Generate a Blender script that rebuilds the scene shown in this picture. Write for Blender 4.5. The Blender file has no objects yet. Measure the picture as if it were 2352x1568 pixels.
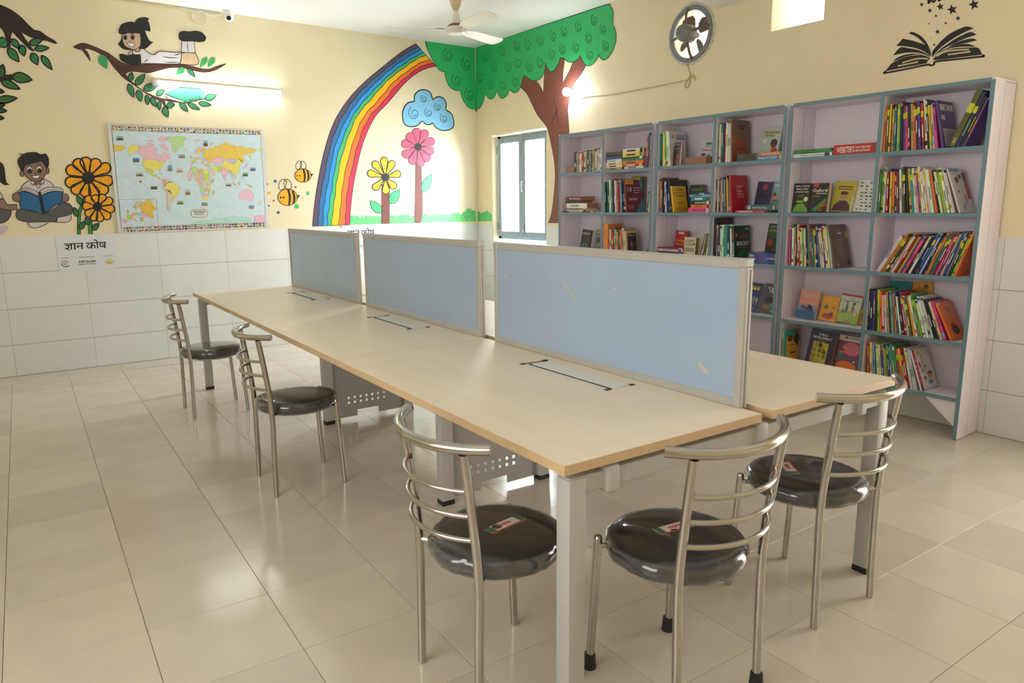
import bpy, bmesh, math, random
from mathutils import Vector, Matrix
from mathutils.geometry import tessellate_polygon
random.seed(7)
scene = bpy.context.scene
COL = scene.collection
PI = math.pi
# ------------------------------------------------------------------ camera, sky, exposure
CAM = dict(f=1638.255, rx=1.38301, ry=0.00976, rz=-0.62505, loc=(-4.6961, -7.2028, 1.3695))
cam_data = bpy.data.cameras.new('camera'); cam = bpy.data.objects.new('camera', cam_data); COL.objects.link(cam)
cam_data.sensor_width = 36.0; cam_data.lens = CAM['f'] * 36.0 / 2352.0; cam_data.clip_start = 0.05
cam.location = CAM['loc']; cam.rotation_euler = (CAM['rx'], CAM['ry'], CAM['rz'])
cam_data.dof.use_dof = True; cam_data.dof.focus_distance = 5.2; cam_data.dof.aperture_fstop = 6.3
scene.camera = cam
scene.view_settings.view_transform = 'Standard'; scene.view_settings.look = 'None'
scene.view_settings.gamma = 1.0; scene.view_settings.use_curve_mapping = False
scene.view_settings.exposure = 0.3
world = bpy.data.worlds.new('sky'); scene.world = world; world.use_nodes = True
bg = world.node_tree.nodes['Background']
bg.inputs['Color'].default_value = (0.93, 0.97, 1.0, 1); bg.inputs['Strength'].default_value = 2.6
def area_light(name, loc, target, sx, sy, power, color):
    d = bpy.data.lights.new(name, 'AREA'); d.shape = 'RECTANGLE'; d.size = sx; d.size_y = sy
    d.energy = power; d.color = color
    o = bpy.data.objects.new(name, d); COL.objects.link(o); o.location = loc
    o.rotation_euler = (Vector(target) - Vector(loc)).to_track_quat('-Z', 'Y').to_euler()
    return o
# daylight entering by the openings the room has
area_light('daylight_window', (0.85, -0.82, 1.75), (-1.0, -1.0, 1.15), 1.9, 1.7, 600, (0.93, 0.97, 1.0))
area_light('daylight_doorway', (0.25, -7.0, 1.2), (-3.0, -6.0, 0.7), 0.95, 2.0, 32, (1.0, 0.94, 0.89))
area_light('daylight_left_windows', (-6.20, -6.1, 1.65), (-2.0, -5.6, 1.3), 2.6, 1.3, 23, (1.0, 0.955, 0.90))

R_CAM = cam.rotation_euler.to_matrix()
C_CAM = Vector(CAM['loc'])
def un(u, v, axis, val):                      # a point of the photograph carried onto a wall plane
    d = R_CAM @ Vector(((u - 1176) / CAM['f'], -(v - 784) / CAM['f'], -1.0))
    t = (val - C_CAM[axis]) / d[axis]
    return C_CAM + d * t
H = 3.136                                     # ceiling
ZT = 1.165                                    # top of the tiled dado
TROT = -0.0271                                # desks and floor tiles run slightly off the walls
TM = Matrix.Translation((-2.8, -4.0, 0)) @ Matrix.Rotation(TROT, 4, 'Z') @ Matrix.Translation((2.8, 4.0, 0))

# ------------------------------------------------------------------ materials
def lin(c):
    c = c / 255.0
    return c / 12.92 if c <= 0.04045 else ((c + 0.055) / 1.055) ** 2.4
def rgb(r, g, b): return (lin(r), lin(g), lin(b), 1.0)
MATS = {}
def mat(name, color=(200, 200, 200), rough=0.5, metal=0.0, noise=0.0, scale=8.0, bump=0.0, bscale=60.0, coat=0.0, emit=None, spec=0.5, objrand=0.0, stretch=None, rnoise=0.0, coat_rough=0.1):
    if name in MATS: return MATS[name]
    m = bpy.data.materials.new(name); m.use_nodes = True; MATS[name] = m
    nt = m.node_tree; b = nt.nodes['Principled BSDF']; L = nt.links
    c = rgb(*color)
    b.inputs['Base Color'].default_value = c; b.inputs['Roughness'].default_value = rough
    b.inputs['Metallic'].default_value = metal; b.inputs['Specular IOR Level'].default_value = spec
    b.inputs['Coat Weight'].default_value = coat; b.inputs['Coat Roughness'].default_value = coat_rough
    tc = nt.nodes.new('ShaderNodeTexCoord')
    vec = tc.outputs['Object']
    if stretch:
        mp = nt.nodes.new('ShaderNodeMapping'); mp.inputs['Scale'].default_value = stretch
        L.new(vec, mp.inputs['Vector']); vec = mp.outputs['Vector']
    if noise or objrand:
        hs = nt.nodes.new('ShaderNodeHueSaturation'); hs.inputs['Color'].default_value = c
        add = nt.nodes.new('ShaderNodeMath'); add.operation = 'ADD'; add.inputs[0].default_value = 1.0; add.inputs[1].default_value = 0.0
        if noise:
            n = nt.nodes.new('ShaderNodeTexNoise'); n.inputs['Scale'].default_value = scale; n.inputs['Detail'].default_value = 5
            L.new(vec, n.inputs['Vector'])
            mr = nt.nodes.new('ShaderNodeMapRange'); mr.inputs['From Min'].default_value = 0.3; mr.inputs['From Max'].default_value = 0.7
            mr.inputs['To Min'].default_value = 1 - noise; mr.inputs['To Max'].default_value = 1 + noise
            L.new(n.outputs['Fac'], mr.inputs['Value']); L.new(mr.outputs['Result'], add.inputs[0])
        if objrand:
            oi = nt.nodes.new('ShaderNodeObjectInfo'); mr2 = nt.nodes.new('ShaderNodeMapRange')
            mr2.inputs['To Min'].default_value = -objrand; mr2.inputs['To Max'].default_value = objrand
            L.new(oi.outputs['Random'], mr2.inputs['Value']); L.new(mr2.outputs['Result'], add.inputs[1])
        L.new(add.outputs[0], hs.inputs['Value']); L.new(hs.outputs['Color'], b.inputs['Base Color'])
    if rnoise:
        n3 = nt.nodes.new('ShaderNodeTexNoise'); n3.inputs['Scale'].default_value = 5.0; n3.inputs['Detail'].default_value = 3
        L.new(vec, n3.inputs['Vector'])
        mr3 = nt.nodes.new('ShaderNodeMapRange'); mr3.inputs['To Min'].default_value = max(0.02, rough - rnoise); mr3.inputs['To Max'].default_value = rough + rnoise
        L.new(n3.outputs['Fac'], mr3.inputs['Value']); L.new(mr3.outputs['Result'], b.inputs['Roughness'])
    if bump:
        n2 = nt.nodes.new('ShaderNodeTexNoise'); n2.inputs['Scale'].default_value = bscale; n2.inputs['Detail'].default_value = 3
        L.new(vec, n2.inputs['Vector'])
        bp = nt.nodes.new('ShaderNodeBump'); bp.inputs['Strength'].default_value = bump; bp.inputs['Distance'].default_value = 0.01
        L.new(n2.outputs['Fac'], bp.inputs['Height']); L.new(bp.outputs['Normal'], b.inputs['Normal'])
    if emit:
        b.inputs['Emission Color'].default_value = rgb(*emit[0]); b.inputs['Emission Strength'].default_value = emit[1]
    return m
def paint(r, g, b, rough=0.55):               # flat colour for print, paint and covers
    return mat('paint_%d_%d_%d_%d' % (r, g, b, int(rough * 100)), (r, g, b), rough, noise=0.05, scale=30)
wall_m = mat('wall_cream_paint', (236, 221, 186), 0.42, noise=0.025, scale=2.5, bump=0.04, bscale=14, spec=0.4)
ceil_m = mat('ceiling_white', (238, 240, 236), 0.8, noise=0.02, scale=2)
tile_m = mat('wall_tile_glazed', (226, 226, 223), 0.2, noise=0.02, scale=9, objrand=0.015, bump=0.03, bscale=40)
grout_m = mat('grout', (176, 166, 146), 0.8)
floor_m = mat('floor_tile_vitrified', (204, 192, 176), 0.16, noise=0.045, scale=5.0, objrand=0.07, rnoise=0.07)
fgrout_m = mat('floor_grout', (160, 144, 122), 0.8)
white_m = mat('white_laminate', (240, 231, 241), 0.45, noise=0.025, scale=6)
edge_m = mat('blue_grey_edging', (110, 140, 154), 0.4, noise=0.06, scale=40)
lam_m = mat('maple_laminate', (240, 224, 200), 0.34, noise=0.03, scale=14, stretch=(1.0, 0.12, 1.0), rnoise=0.05)
lamedge_m = mat('maple_edge_band', (206, 176, 136), 0.42, noise=0.05, scale=18)
pc_m = mat('grey_powder_coat', (182, 180, 176), 0.42, noise=0.02, scale=20)
pcd_m = mat('grey_modesty_panel', (160, 157, 152), 0.45, noise=0.02, scale=20)
alu_m = mat('screen_frame_aluminium', (184, 181, 176), 0.38, 0.25, noise=0.03, scale=25)
screen_m = mat('screen_blue_laminate', (160, 180, 206), 0.2, noise=0.03, scale=3, coat=0.3)
steel_m = mat('stainless_tube', (188, 183, 176), 0.17, 1.0, noise=0.05, scale=20, rnoise=0.08)
rust_m = mat('weld_rust', (120, 84, 60), 0.6, 0.4)
rubber_m = mat('black_rubber', (32, 32, 34), 0.6)
black_m = mat('black_plastic', (26, 26, 27), 0.5)
rexine_m = mat('black_seat_under_film', (35, 36, 39), 0.3, noise=0.4, scale=9, bump=0.35, bscale=11, coat=0.9, coat_rough=0.06)

# ------------------------------------------------------------------ mesh helpers
class MB:
    def __init__(s): s.v = []; s.f = []; s.m = []; s.mi = 0
    def vert(s, p): s.v.append(tuple(p)); return len(s.v) - 1
    def face(s, idx): s.f.append(tuple(idx)); s.m.append(s.mi)
    def box(s, x0, x1, y0, y1, z0, z1, M=None):
        x0, x1 = min(x0, x1), max(x0, x1); y0, y1 = min(y0, y1), max(y0, y1); z0, z1 = min(z0, z1), max(z0, z1)
        ps = [(x, y, z) for z in (z0, z1) for (x, y) in ((x0, y0), (x1, y0), (x1, y1), (x0, y1))]
        if M is not None: ps = [M @ Vector(p) for p in ps]
        b = len(s.v)
        for p in ps: s.vert(p)
        for q in ((3, 2, 1, 0), (4, 5, 6, 7), (0, 1, 5, 4), (1, 2, 6, 5), (2, 3, 7, 6), (3, 0, 4, 7)): s.face([b + i for i in q])
        return s
    def bbox(s, x0, x1, y0, y1, z0, z1, r=0.004, seg=2, M=None):   # box with rounded edges
        bm = bmesh.new(); bmesh.ops.create_cube(bm, size=1.0)
        for v in bm.verts: v.co = Vector(((x0 + x1) / 2 + v.co.x * (x1 - x0), (y0 + y1) / 2 + v.co.y * (y1 - y0), (z0 + z1) / 2 + v.co.z * (z1 - z0)))
        bmesh.ops.bevel(bm, geom=bm.edges[:], offset=r, segments=seg, profile=0.5, affect='EDGES')
        s.add_bm(bm, M); return s
    def add_bm(s, bm, M=None):
        b = len(s.v); bm.verts.index_update()
        for v in bm.verts: s.vert(M @ v.co if M is not None else v.co)
        for f in bm.faces: s.face([b + v.index for v in f.verts])
        bm.free()
    def tube(s, pts, r, n=12, closed=False, cap=True):
        P = [Vector(p) for p in pts]; N = len(P); b = len(s.v); rr = r if isinstance(r, (list, tuple)) else [r] * N
        up = None; rings = []
        for i in range(N):
            if closed: t = P[(i + 1) % N] - P[i - 1]
            else: t = P[min(i + 1, N - 1)] - P[max(i - 1, 0)]
            t.normalize()
            if up is None:
                a = Vector((0, 0, 1)) if abs(t.z) < 0.9 else Vector((1, 0, 0)); up = t.cross(a).normalized()
            up = (up - t * up.dot(t)); up.normalize(); w = t.cross(up)
            rings.append([s.vert(P[i] + (up * math.cos(2 * PI * k / n) + w * math.sin(2 * PI * k / n)) * rr[i]) for k in range(n)])
        for i in range(N if closed else N - 1):
            A, B = rings[i], rings[(i + 1) % N]
            for k in range(n): s.face((A[k], A[(k + 1) % n], B[(k + 1) % n], B[k]))
        if cap and not closed:
            s.face(rings[0][::-1]); s.face(rings[-1])
        return s
    def lathe(s, prof, n=24, M=None, wob=None):
        rings = []
        for j, (r, z) in enumerate(prof):
            if r < 1e-6: rings.append([s.vert((M @ Vector((0, 0, z))) if M is not None else (0, 0, z))])
            else:
                ring = []
                for k in range(n):
                    a = 2 * PI * k / n; q = 1 + (wob(j, a) if wob else 0)
                    p = Vector((r * q * math.cos(a), r * q * math.sin(a), z))
                    ring.append(s.vert(M @ p if M is not None else p))
                rings.append(ring)
        for A, B in zip(rings, rings[1:]):
            for k in range(n):
                k2 = (k + 1) % n
                if len(A) == 1 and len(B) == 1: continue
                if len(A) == 1: s.face((A[0], B[k2], B[k]))
                elif len(B) == 1: s.face((A[k], A[k2], B[0]))
                else: s.face((A[k], A[k2], B[k2], B[k]))
        return s
    def flat(s, pts, holes=()):               # a filled outline in 3D
        loops = [[Vector(p) for p in pts]] + [[Vector(p) for p in h] for h in holes]
        allp = [p for l in loops for p in l]; b = len(s.v)
        for p in allp: s.vert(p)
        for t in tessellate_polygon(loops): s.face([b + i for i in t])
        return s
    def prism(s, pts, off, holes=()):         # outline given thickness along off
        off = Vector(off); loops = [[Vector(p) for p in pts]] + [[Vector(p) for p in h] for h in holes]
        s.flat(loops[0], loops[1:]); s.flat([p + off for p in loops[0]], [[p + off for p in h] for h in loops[1:]])
        for l in loops:
            b = len(s.v)
            for p in l: s.vert(p)
            for p in l: s.vert(p + off)
            n = len(l)
            for i in range(n): s.face((b + i, b + (i + 1) % n, b + n + (i + 1) % n, b + n + i))
        return s
    def mesh(s, name, mats, smooth=False):
        me = bpy.data.meshes.new(name); me.from_pydata(s.v, [], s.f)
        for m in (mats if isinstance(mats, (list, tuple)) else [mats]): me.materials.append(m)
        me.polygons.foreach_set('material_index', s.m)
        bm = bmesh.new(); bm.from_mesh(me); bmesh.ops.remove_doubles(bm, verts=bm.verts, dist=1e-6)
        bmesh.ops.recalc_face_normals(bm, faces=bm.faces); bm.to_mesh(me); bm.free()
        if smooth:
            me.polygons.foreach_set('use_smooth', [True] * len(me.polygons))
            try: me.set_sharp_from_angle(angle=math.radians(40))
            except Exception: pass
        me.update(); return me
    def build(s, name, mats, parent=None, smooth=False):
        return link(name, s.mesh(name, mats, smooth), parent)
def link(name, data, parent=None, M=None):
    o = bpy.data.objects.new(name, data); COL.objects.link(o)
    if parent is not None: o.parent = parent
    if M is not None: o.matrix_basis = M
    return o
def tag(o, label=None, cat=None, group=None, kind=None):
    if label: o['label'] = label
    if cat: o['category'] = cat
    if group: o['group'] = group
    if kind: o['kind'] = kind
    return o
def thing(name, label, cat, loc=(0, 0, 0), rz=0.0, group=None):
    o = bpy.data.objects.new(name, None); COL.objects.link(o); o.location = loc; o.rotation_euler = (0, 0, rz)
    o.empty_display_size = 0.1
    return tag(o, label, cat, group)
def struct(name, mb, m, label=None):
    o = mb.build(name, m) if isinstance(mb, MB) else link(name, mb)
    o['kind'] = 'structure'
    if label: o['label'] = label
    return o
def copy_tree(o, parent=None):
    c = o.copy(); COL.objects.link(c); c.parent = parent
    for ch in list(o.children): copy_tree(ch, c)
    return c

# ------------------------------------------------------------------ room shell
X0, Y0 = -6.1, -8.7                           # left wall and wall behind the camera
TH = 0.23
b = MB(); b.box(X0 - TH, TH, Y0 - TH, TH, -0.14, -0.0105)
floor = struct('floor', b, fgrout_m, 'glossy beige vitrified tile floor')
TS = (0.3935, 0.402); GAP = 0.0017
tb = MB(); tb.bbox(-TS[0] / 2 + GAP / 2, TS[0] / 2 - GAP / 2, -TS[1] / 2 + GAP / 2, TS[1] / 2 - GAP / 2, -0.010, 0.0, 0.0006, 1)
tile_me = tb.mesh('floor_tile', floor_m)
LT = TM.to_3x3()
for i in range(-6, 13):
    for j in range(-11, 12):
        c = TM @ Vector((-4.412 + (i + 0.5) * TS[0], -4.39 + (j + 0.5) * TS[1], 0))
        if not (-5.9 < c.x < -0.15 and -7.2 < c.y < -0.16): continue
        if c.y < -6.6 and c.x < -4.6: continue
        o = link('tile', tile_me, floor); o.location = (c.x, c.y, -0.0002 * random.random()); o.rotation_euler = (random.uniform(-.0007, .0007), random.uniform(-.0007, .0007), TROT)
# floor under the camera and along the walls (not picked apart): one cut-tile border each
bd = MB()
for (x0, x1, y0, y1) in ((X0, 0, Y0, -6.85), (X0, -5.78, -6.85, 0), (-0.28, 0, -6.85, 0), (-5.78, -0.28, -0.33, 0)):
    bd.box(x0, x1, y0, y1, -0.0102, -0.0012)
tag(bd.build('border_tiling', floor_m, floor), kind='stuff')
b = MB(); b.box(X0 - TH, TH, Y0 - TH, TH, H, H + 0.15)
ceiling = struct('ceiling', b, ceil_m, 'white painted ceiling slab')
bb = MB(); bb.box(X0, 0, -3.435 - 0.32, -3.435, 2.836, H + 0.01)
bb.build('ceiling_beam', ceil_m, ceiling)
b = MB(); b.box(X0 - TH, TH, 0, TH, -0.02, H)
wall_back = struct('wall_back', b, wall_m, 'cream painted wall with murals above a white tiled dado')
# wall with the bookcases: holes for window, ventilator, exhaust fan and a doorway out of view
WY0, WY1, WZ0, WZ1 = -1.305, -0.322, 0.965, 2.150
VY0, VY1, VZ0, VZ1 = -4.291, -3.886, 2.578, 2.98
FC = (-3.153, 2.697); FR = 0.205
rect = lambda a, c, d, e: [(0, a, d), (0, c, d), (0, c, e), (0, a, e)]
circ = [(0, FC[0] + FR * math.cos(2 * PI * k / 40) * (1 + .02 * math.sin(5 * k)), FC[1] + FR * math.sin(2 * PI * k / 40) * (1 + .02 * math.cos(7 * k))) for k in range(40)]
b = MB(); DY0, DY1, DZ1 = -7.5, -6.5, 2.15
for (ya, yb, za, zb) in ((WY1, TH, -.02, H), (WY0, WY1, -.02, WZ0), (WY0, WY1, WZ1, H), (FC[0] + .3, WY0, -.02, H), (FC[0] - .3, FC[0] + .3, -.02, FC[1] - .3), (FC[0] - .3, FC[0] + .3, FC[1] + .3, H), (VY1, FC[0] - .3, -.02, H), (VY0, VY1, -.02, VZ0), (VY0, VY1, VZ1, H), (DY1, VY0, -.02, H), (DY0, DY1, DZ1, H), (Y0 - TH, DY0, -.02, H)):
    b.box(0, TH, ya, yb, za, zb)
b.prism(rect(FC[0] - .3, FC[0] + .3, FC[1] - .3, FC[1] + .3), (TH, 0, 0), [circ])
wall_right = struct('wall_right', b, wall_m, 'cream painted wall behind the bookcases with murals')
b = MB()
for (ya, yb, za, zb) in ((Y0 - TH, -7.4, -.02, H), (-7.4, -4.8, -.02, 1.0), (-7.4, -4.8, 2.3, H), (-4.8, TH, -.02, H)): b.box(X0 - TH, X0, ya, yb, za, zb)
struct('wall_left', b, wall_m, 'plain cream wall with a window, out of view on the left')
b = MB(); b.box(X0 - TH, TH, Y0 - TH, Y0, -0.02, H); struct('wall_front', b, wall_m, 'plain cream wall behind the camera')
# glazed dado tiles, one by one
rows = [(0.866, ZT), (0.5665, 0.8640), (0.2650, 0.5645), (0.0, 0.2630)]
def dado(parent, horiz, cuts, z0, z1, axis):
    g = 0.0011
    for a, c in zip(cuts, cuts[1:]):
        t = MB()
        if axis == 'y': t.bbox(a + g, c - g, -0.006, 0.002, z0 + g, z1 - g, 0.0008, 1)
        else: t.bbox(-0.006, 0.002, a + g, c - g, z0 + g, z1 - g, 0.0008, 1)
        t.build('tile', tile_m, parent)
cutsA = [-5.85 + 0.592 * k for k in range(10)] + [0.0]
for z0, z1 in rows: dado(wall_back, None, cutsA, z0, z1, 'y')
gA = MB(); gA.box(X0, 0, -0.0035, 0.002, 0, ZT - 0.002); gA.build('dado_grout', grout_m, wall_back)
for z0, z1 in rows:
    if z0 > .85:
        dado(wall_right, None, [-1.9, -1.31], z0, z1, 'x'); dado(wall_right, None, [-0.317, -0.007], z0, z1, 'x'); dado(wall_right, None, [-1.305, -0.81, -0.322], z0, .943, 'x')
    else: dado(wall_right, None, [-1.9, -1.31, -0.72, -0.007], z0, z1, 'x')
    dado(wall_right, None, [-6.49, -6.10, -5.515, -4.92, -4.33, -3.74, -3.15, -2.56, -1.9], z0, z1, 'x')
for (y0, y1, z1) in ((-6.49, WY0 - .005, ZT - .002), (WY0 - .005, WY1 + .005, .955), (WY1 + .005, 0, ZT - .002)):
    gB = MB(); gB.box(-0.0035, 0.002, y0, y1, 0, z1); gB.build('dado_grout', grout_m, wall_right)

# ------------------------------------------------------------------ casement window
frame_m = mat('window_grey_blue_paint', (146, 168, 178), 0.45, noise=0.12, scale=30)
glass_m = bpy.data.materials.new('window_glass'); glass_m.use_nodes = True
_n = glass_m.node_tree; _n.nodes.clear()
_o = _n.nodes.new('ShaderNodeOutputMaterial'); _t = _n.nodes.new('ShaderNodeBsdfTransparent'); _g = _n.nodes.new('ShaderNodeBsdfGlossy'); _x = _n.nodes.new('ShaderNodeMixShader'); _f = _n.nodes.new('ShaderNodeFresnel')
_t.inputs['Color'].default_value = (.95, .97, .97, 1); _g.inputs['Roughness'].default_value = .02
_x.inputs[0].default_value = 0.05; _n.links.new(_t.outputs[0], _x.inputs[1]); _n.links.new(_g.outputs[0], _x.inputs[2]); _n.links.new(_x.outputs[0], _o.inputs[0])
win = thing('window_1', 'blue-grey painted two-leaf casement window with glass panes', None); win['kind'] = 'structure'
FX = 0.075; ft = 0.045
fy0, fy1, fz0, fz1 = WY0 + .01, WY1 - .008, WZ0 + .035, WZ1 - .01
b = MB()
for (a, c, d, e) in ((fy0, fy1, fz0, fz0 + ft), (fy0, fy1, fz1 - ft, fz1), (fy0, fy0 + ft, fz0, fz1), (fy1 - ft, fy1, fz0, fz1)):
    b.box(FX, FX + .06, a, c, d, e)
b.build('window_frame', frame_m, win)
ym = (fy0 + fy1) / 2 + .0
for (a, c) in ((ym + .002, fy1 - .03), (fy0 + .03, ym - .002)):
    s = MB(); w = .056
    za, zb = fz0 + .03, fz1 - .03
    for q in ((a, c, za, za + w), (a, c, zb - w, zb), (a, a + w, za + w, zb - w), (c - w, c, za + w, zb - w)): s.box(FX - .022, FX + .012, *q)
    so = s.build('window_sash', frame_m, win)
    g = MB(); g.box(FX - .007, FX - .003, a + w, c - w, za + w, zb - w); g.build('pane', glass_m, so)
h = MB(); h.tube([(FX - .022, ym - .03, 1.52), (FX - .055, ym - .03, 1.525), (FX - .055, ym - .03, 1.625), (FX - .022, ym - .03, 1.63)], .006, 8); h.build('handle', steel_m, win, True)
for zz in (1.06, 2.04):
    h = MB(); h.tube([(FX - .028, ym - .022, zz), (FX - .028, ym - .022, zz + .11)], .006, 8); h.box(FX - .03, FX - .02, ym - .035, ym - .01, zz + .02, zz + .05); h.build('bolt', steel_m, win)
for zz in (1.1, 1.95):
    h = MB(); h.tube([(FX - .02, fy1 - .01, zz), (FX - .02, fy1 - .01, zz + .08)], .007, 8); h.build('hinge', frame_m, win)
b = MB(); b.box(-0.012, 0.2, WY0 - .0, WY1 + .0, WZ0 - .02, WZ0 + .004); b.build('window_sill', tile_m, win)
# ------------------------------------------------------------------ six-desk workstation
TX0, TX1, TX2, TX3 = -3.5866, -2.8327, -2.7798, -2.0759
TJ = [-5.9689, -4.432, -2.936, -1.4523]       # ends and joints along the row
TZ = 0.75
ws = thing('workstation_table', 'long maple-top workstation of six joined desks on grey metal legs', 'table', (0, 0, 0))
ws.matrix_world = TM
TI = Matrix.Identity(4)
FLAP_Y = [(-5.486, -4.967), (-3.957, -3.437), (-2.482, -1.938)]
slot_m = mat('flap_brush_black', (30, 29, 29), 0.8)
flap_m = mat('flap_cream_lacquer', (232, 228, 214), 0.3)
def desk_top(x0, x1, y0, y1, fl, fx0, fx1):
    # slab with a rectangular cut-out for the cable flap and a darker edge band
    t = MB(); g = 0.0012
    hole = [(fx0, fl[0], TZ), (fx1, fl[0], TZ), (fx1, fl[1], TZ), (fx0, fl[1], TZ)]
    out = [(x0, y0 + g, TZ), (x1, y0 + g, TZ), (x1, y1 - g, TZ), (x0, y1 - g, TZ)]
    t.flat(out, [hole]); t.flat([(p[0], p[1], TZ - .026) for p in out], [[(p[0], p[1], TZ - .026) for p in hole]])
    t.mi = 1
    for l in (out, hole):
        n = len(l); bb = len(t.v)
        for p in l: t.vert(p)
        for p in l: t.vert((p[0], p[1], p[2] - .026))
        for i in range(n): t.face((bb + i, bb + (i + 1) % n, bb + n + (i + 1) % n, bb + n + i))
    o = t.build('tabletop', [lam_m, lamedge_m], ws)
    f = MB(); e = .003
    f.box(fx0 + e, fx1 - e, fl[0] + e, fl[1] - e, TZ - .018, TZ - .016)
    tray = f.build('cable_tray', black_m, o)
    near_left = fx0 if fx0 < -2.8 else None
    f = MB()
    if fx0 < -2.8:
        f.box(fx0 + e, fx0 + .022, fl[0] + e, fl[1] - .02, TZ - .016, TZ - .0005)
        f.box(fx0 + .042, fx1 - .002, fl[0] + .004, fl[1] - .03, TZ - .016, TZ + .0008)
        sl = (fx0 + .022, fx0 + .042)
    else:
        f.box(fx1 - .022, fx1 - e, fl[0] + e, fl[1] - .02, TZ - .016, TZ - .0005)
        f.box(fx0 + .002, fx1 - .042, fl[0] + .004, fl[1] - .03, TZ - .016, TZ + .0008)
        sl = (fx1 - .042, fx1 - .022)
    f.build('cable_flap', flap_m, o)
    k = MB(); k.box(sl[0], sl[1], fl[0] + .004, fl[1] - .01, TZ - .016, TZ - .004)
    k.build('cable_brush', slot_m, o)
    for cy in (fl[0] + .008, fl[1] - .008):
        for xa, xb in ((fx0 - .004, fx0 + .018), (fx1 - .016, fx1 + .006)):
            k = MB(); k.bbox(xa, xb, cy - .012, cy + .006, TZ - .004, TZ + .0016, .0008, 1); k.build('flap_corner', black_m, o)
for i in range(3):
    fl = FLAP_Y[i]
    desk_top(TX0, TX1, TJ[i], TJ[i + 1], fl, -3.022, -2.897)
    desk_top(TX2, TX3, TJ[i], TJ[i + 1], fl, -2.715, -2.590)
def square_leg(x0, y0, w=.05, d=.05, z1=.70):
    l = MB(); l.bbox(x0, x0 + w, y0, y0 + d, 0.022, z1, .003, 2)
    lo = l.build('leg', pc_m, ws, True)
    f = MB(); f.bbox(x0 - .001, x0 + w + .001, y0 - .001, y0 + d + .001, 0.0, .024, .002, 1); f.build('foot_cap', black_m, lo)
LW = .054
for (ya) in (TJ[0] + .012, TJ[3] - .012 - LW):
    square_leg(TX0 + .025, ya, LW, LW); square_leg(TX3 - .012 - LW, ya, LW, LW)
    bm_ = MB(); bm_.bbox(TX0 + .03, TX3 - .02, ya + .006, ya + LW - .006, .655, .703, .002, 1)
    bm_.build('end_beam', pc_m, ws)
    for xb in (TX0 + .165, TX1 + .02, TX3 - .19):
        br = MB(); br.bbox(xb - .022, xb + .022, ya - .010, ya + LW + .002, .642, .716, .010, 3)
        bo = br.build('clamp_bracket', pc_m, ws, True)
        sc = MB(); sc.lathe([(0, -.0095), (.005, -.0095), (.005, -.007), (0, -.007)], 10, Matrix.Translation((xb + .004, ya, .69)) @ Matrix.Rotation(-PI / 2, 4, 'X') @ Matrix.Translation((0, 0, .000))); sc.build('screw', black_m, bo)
for xa in (TX0 + .13, TX1 - .12, TX2 + .07, TX3 - .15):
    lb = MB(); lb.bbox(xa, xa + .04, TJ[0] + .06, TJ[3] - .06, .672, .722, .002, 1); lb.build('long_beam', pc_m, ws)
# inner supports: two short legs with a perforated steel panel between
for yj in (TJ[1] - .035, TJ[2] + .015):
    for xl in (-3.132, -2.575): square_leg(xl, yj - .027, .062, .054, .70)
    xa, xb = -3.07, -2.575
    nz = .022
    out = [(xa, yj, nz), (-2.908, yj, nz), (-2.908, yj, nz + .04), (-2.756, yj, nz + .04), (-2.756, yj, nz), (xb, yj, nz), (xb, yj, .70), (xa, yj, .70)]
    holes = []
    for r in range(2):
        for k in range(7):
            cx, cz = -2.962 + k * .0412, .116 + r * .033
            holes.append([(cx - .0075, yj, cz - .0075), (cx + .0075, yj, cz - .0075), (cx + .0075, yj, cz + .0075), (cx - .0075, yj, cz + .0075)])
    pm = MB(); pm.prism(out, (0, .0025, 0), holes); pm.build('modesty_panel', pcd_m, ws)

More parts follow.
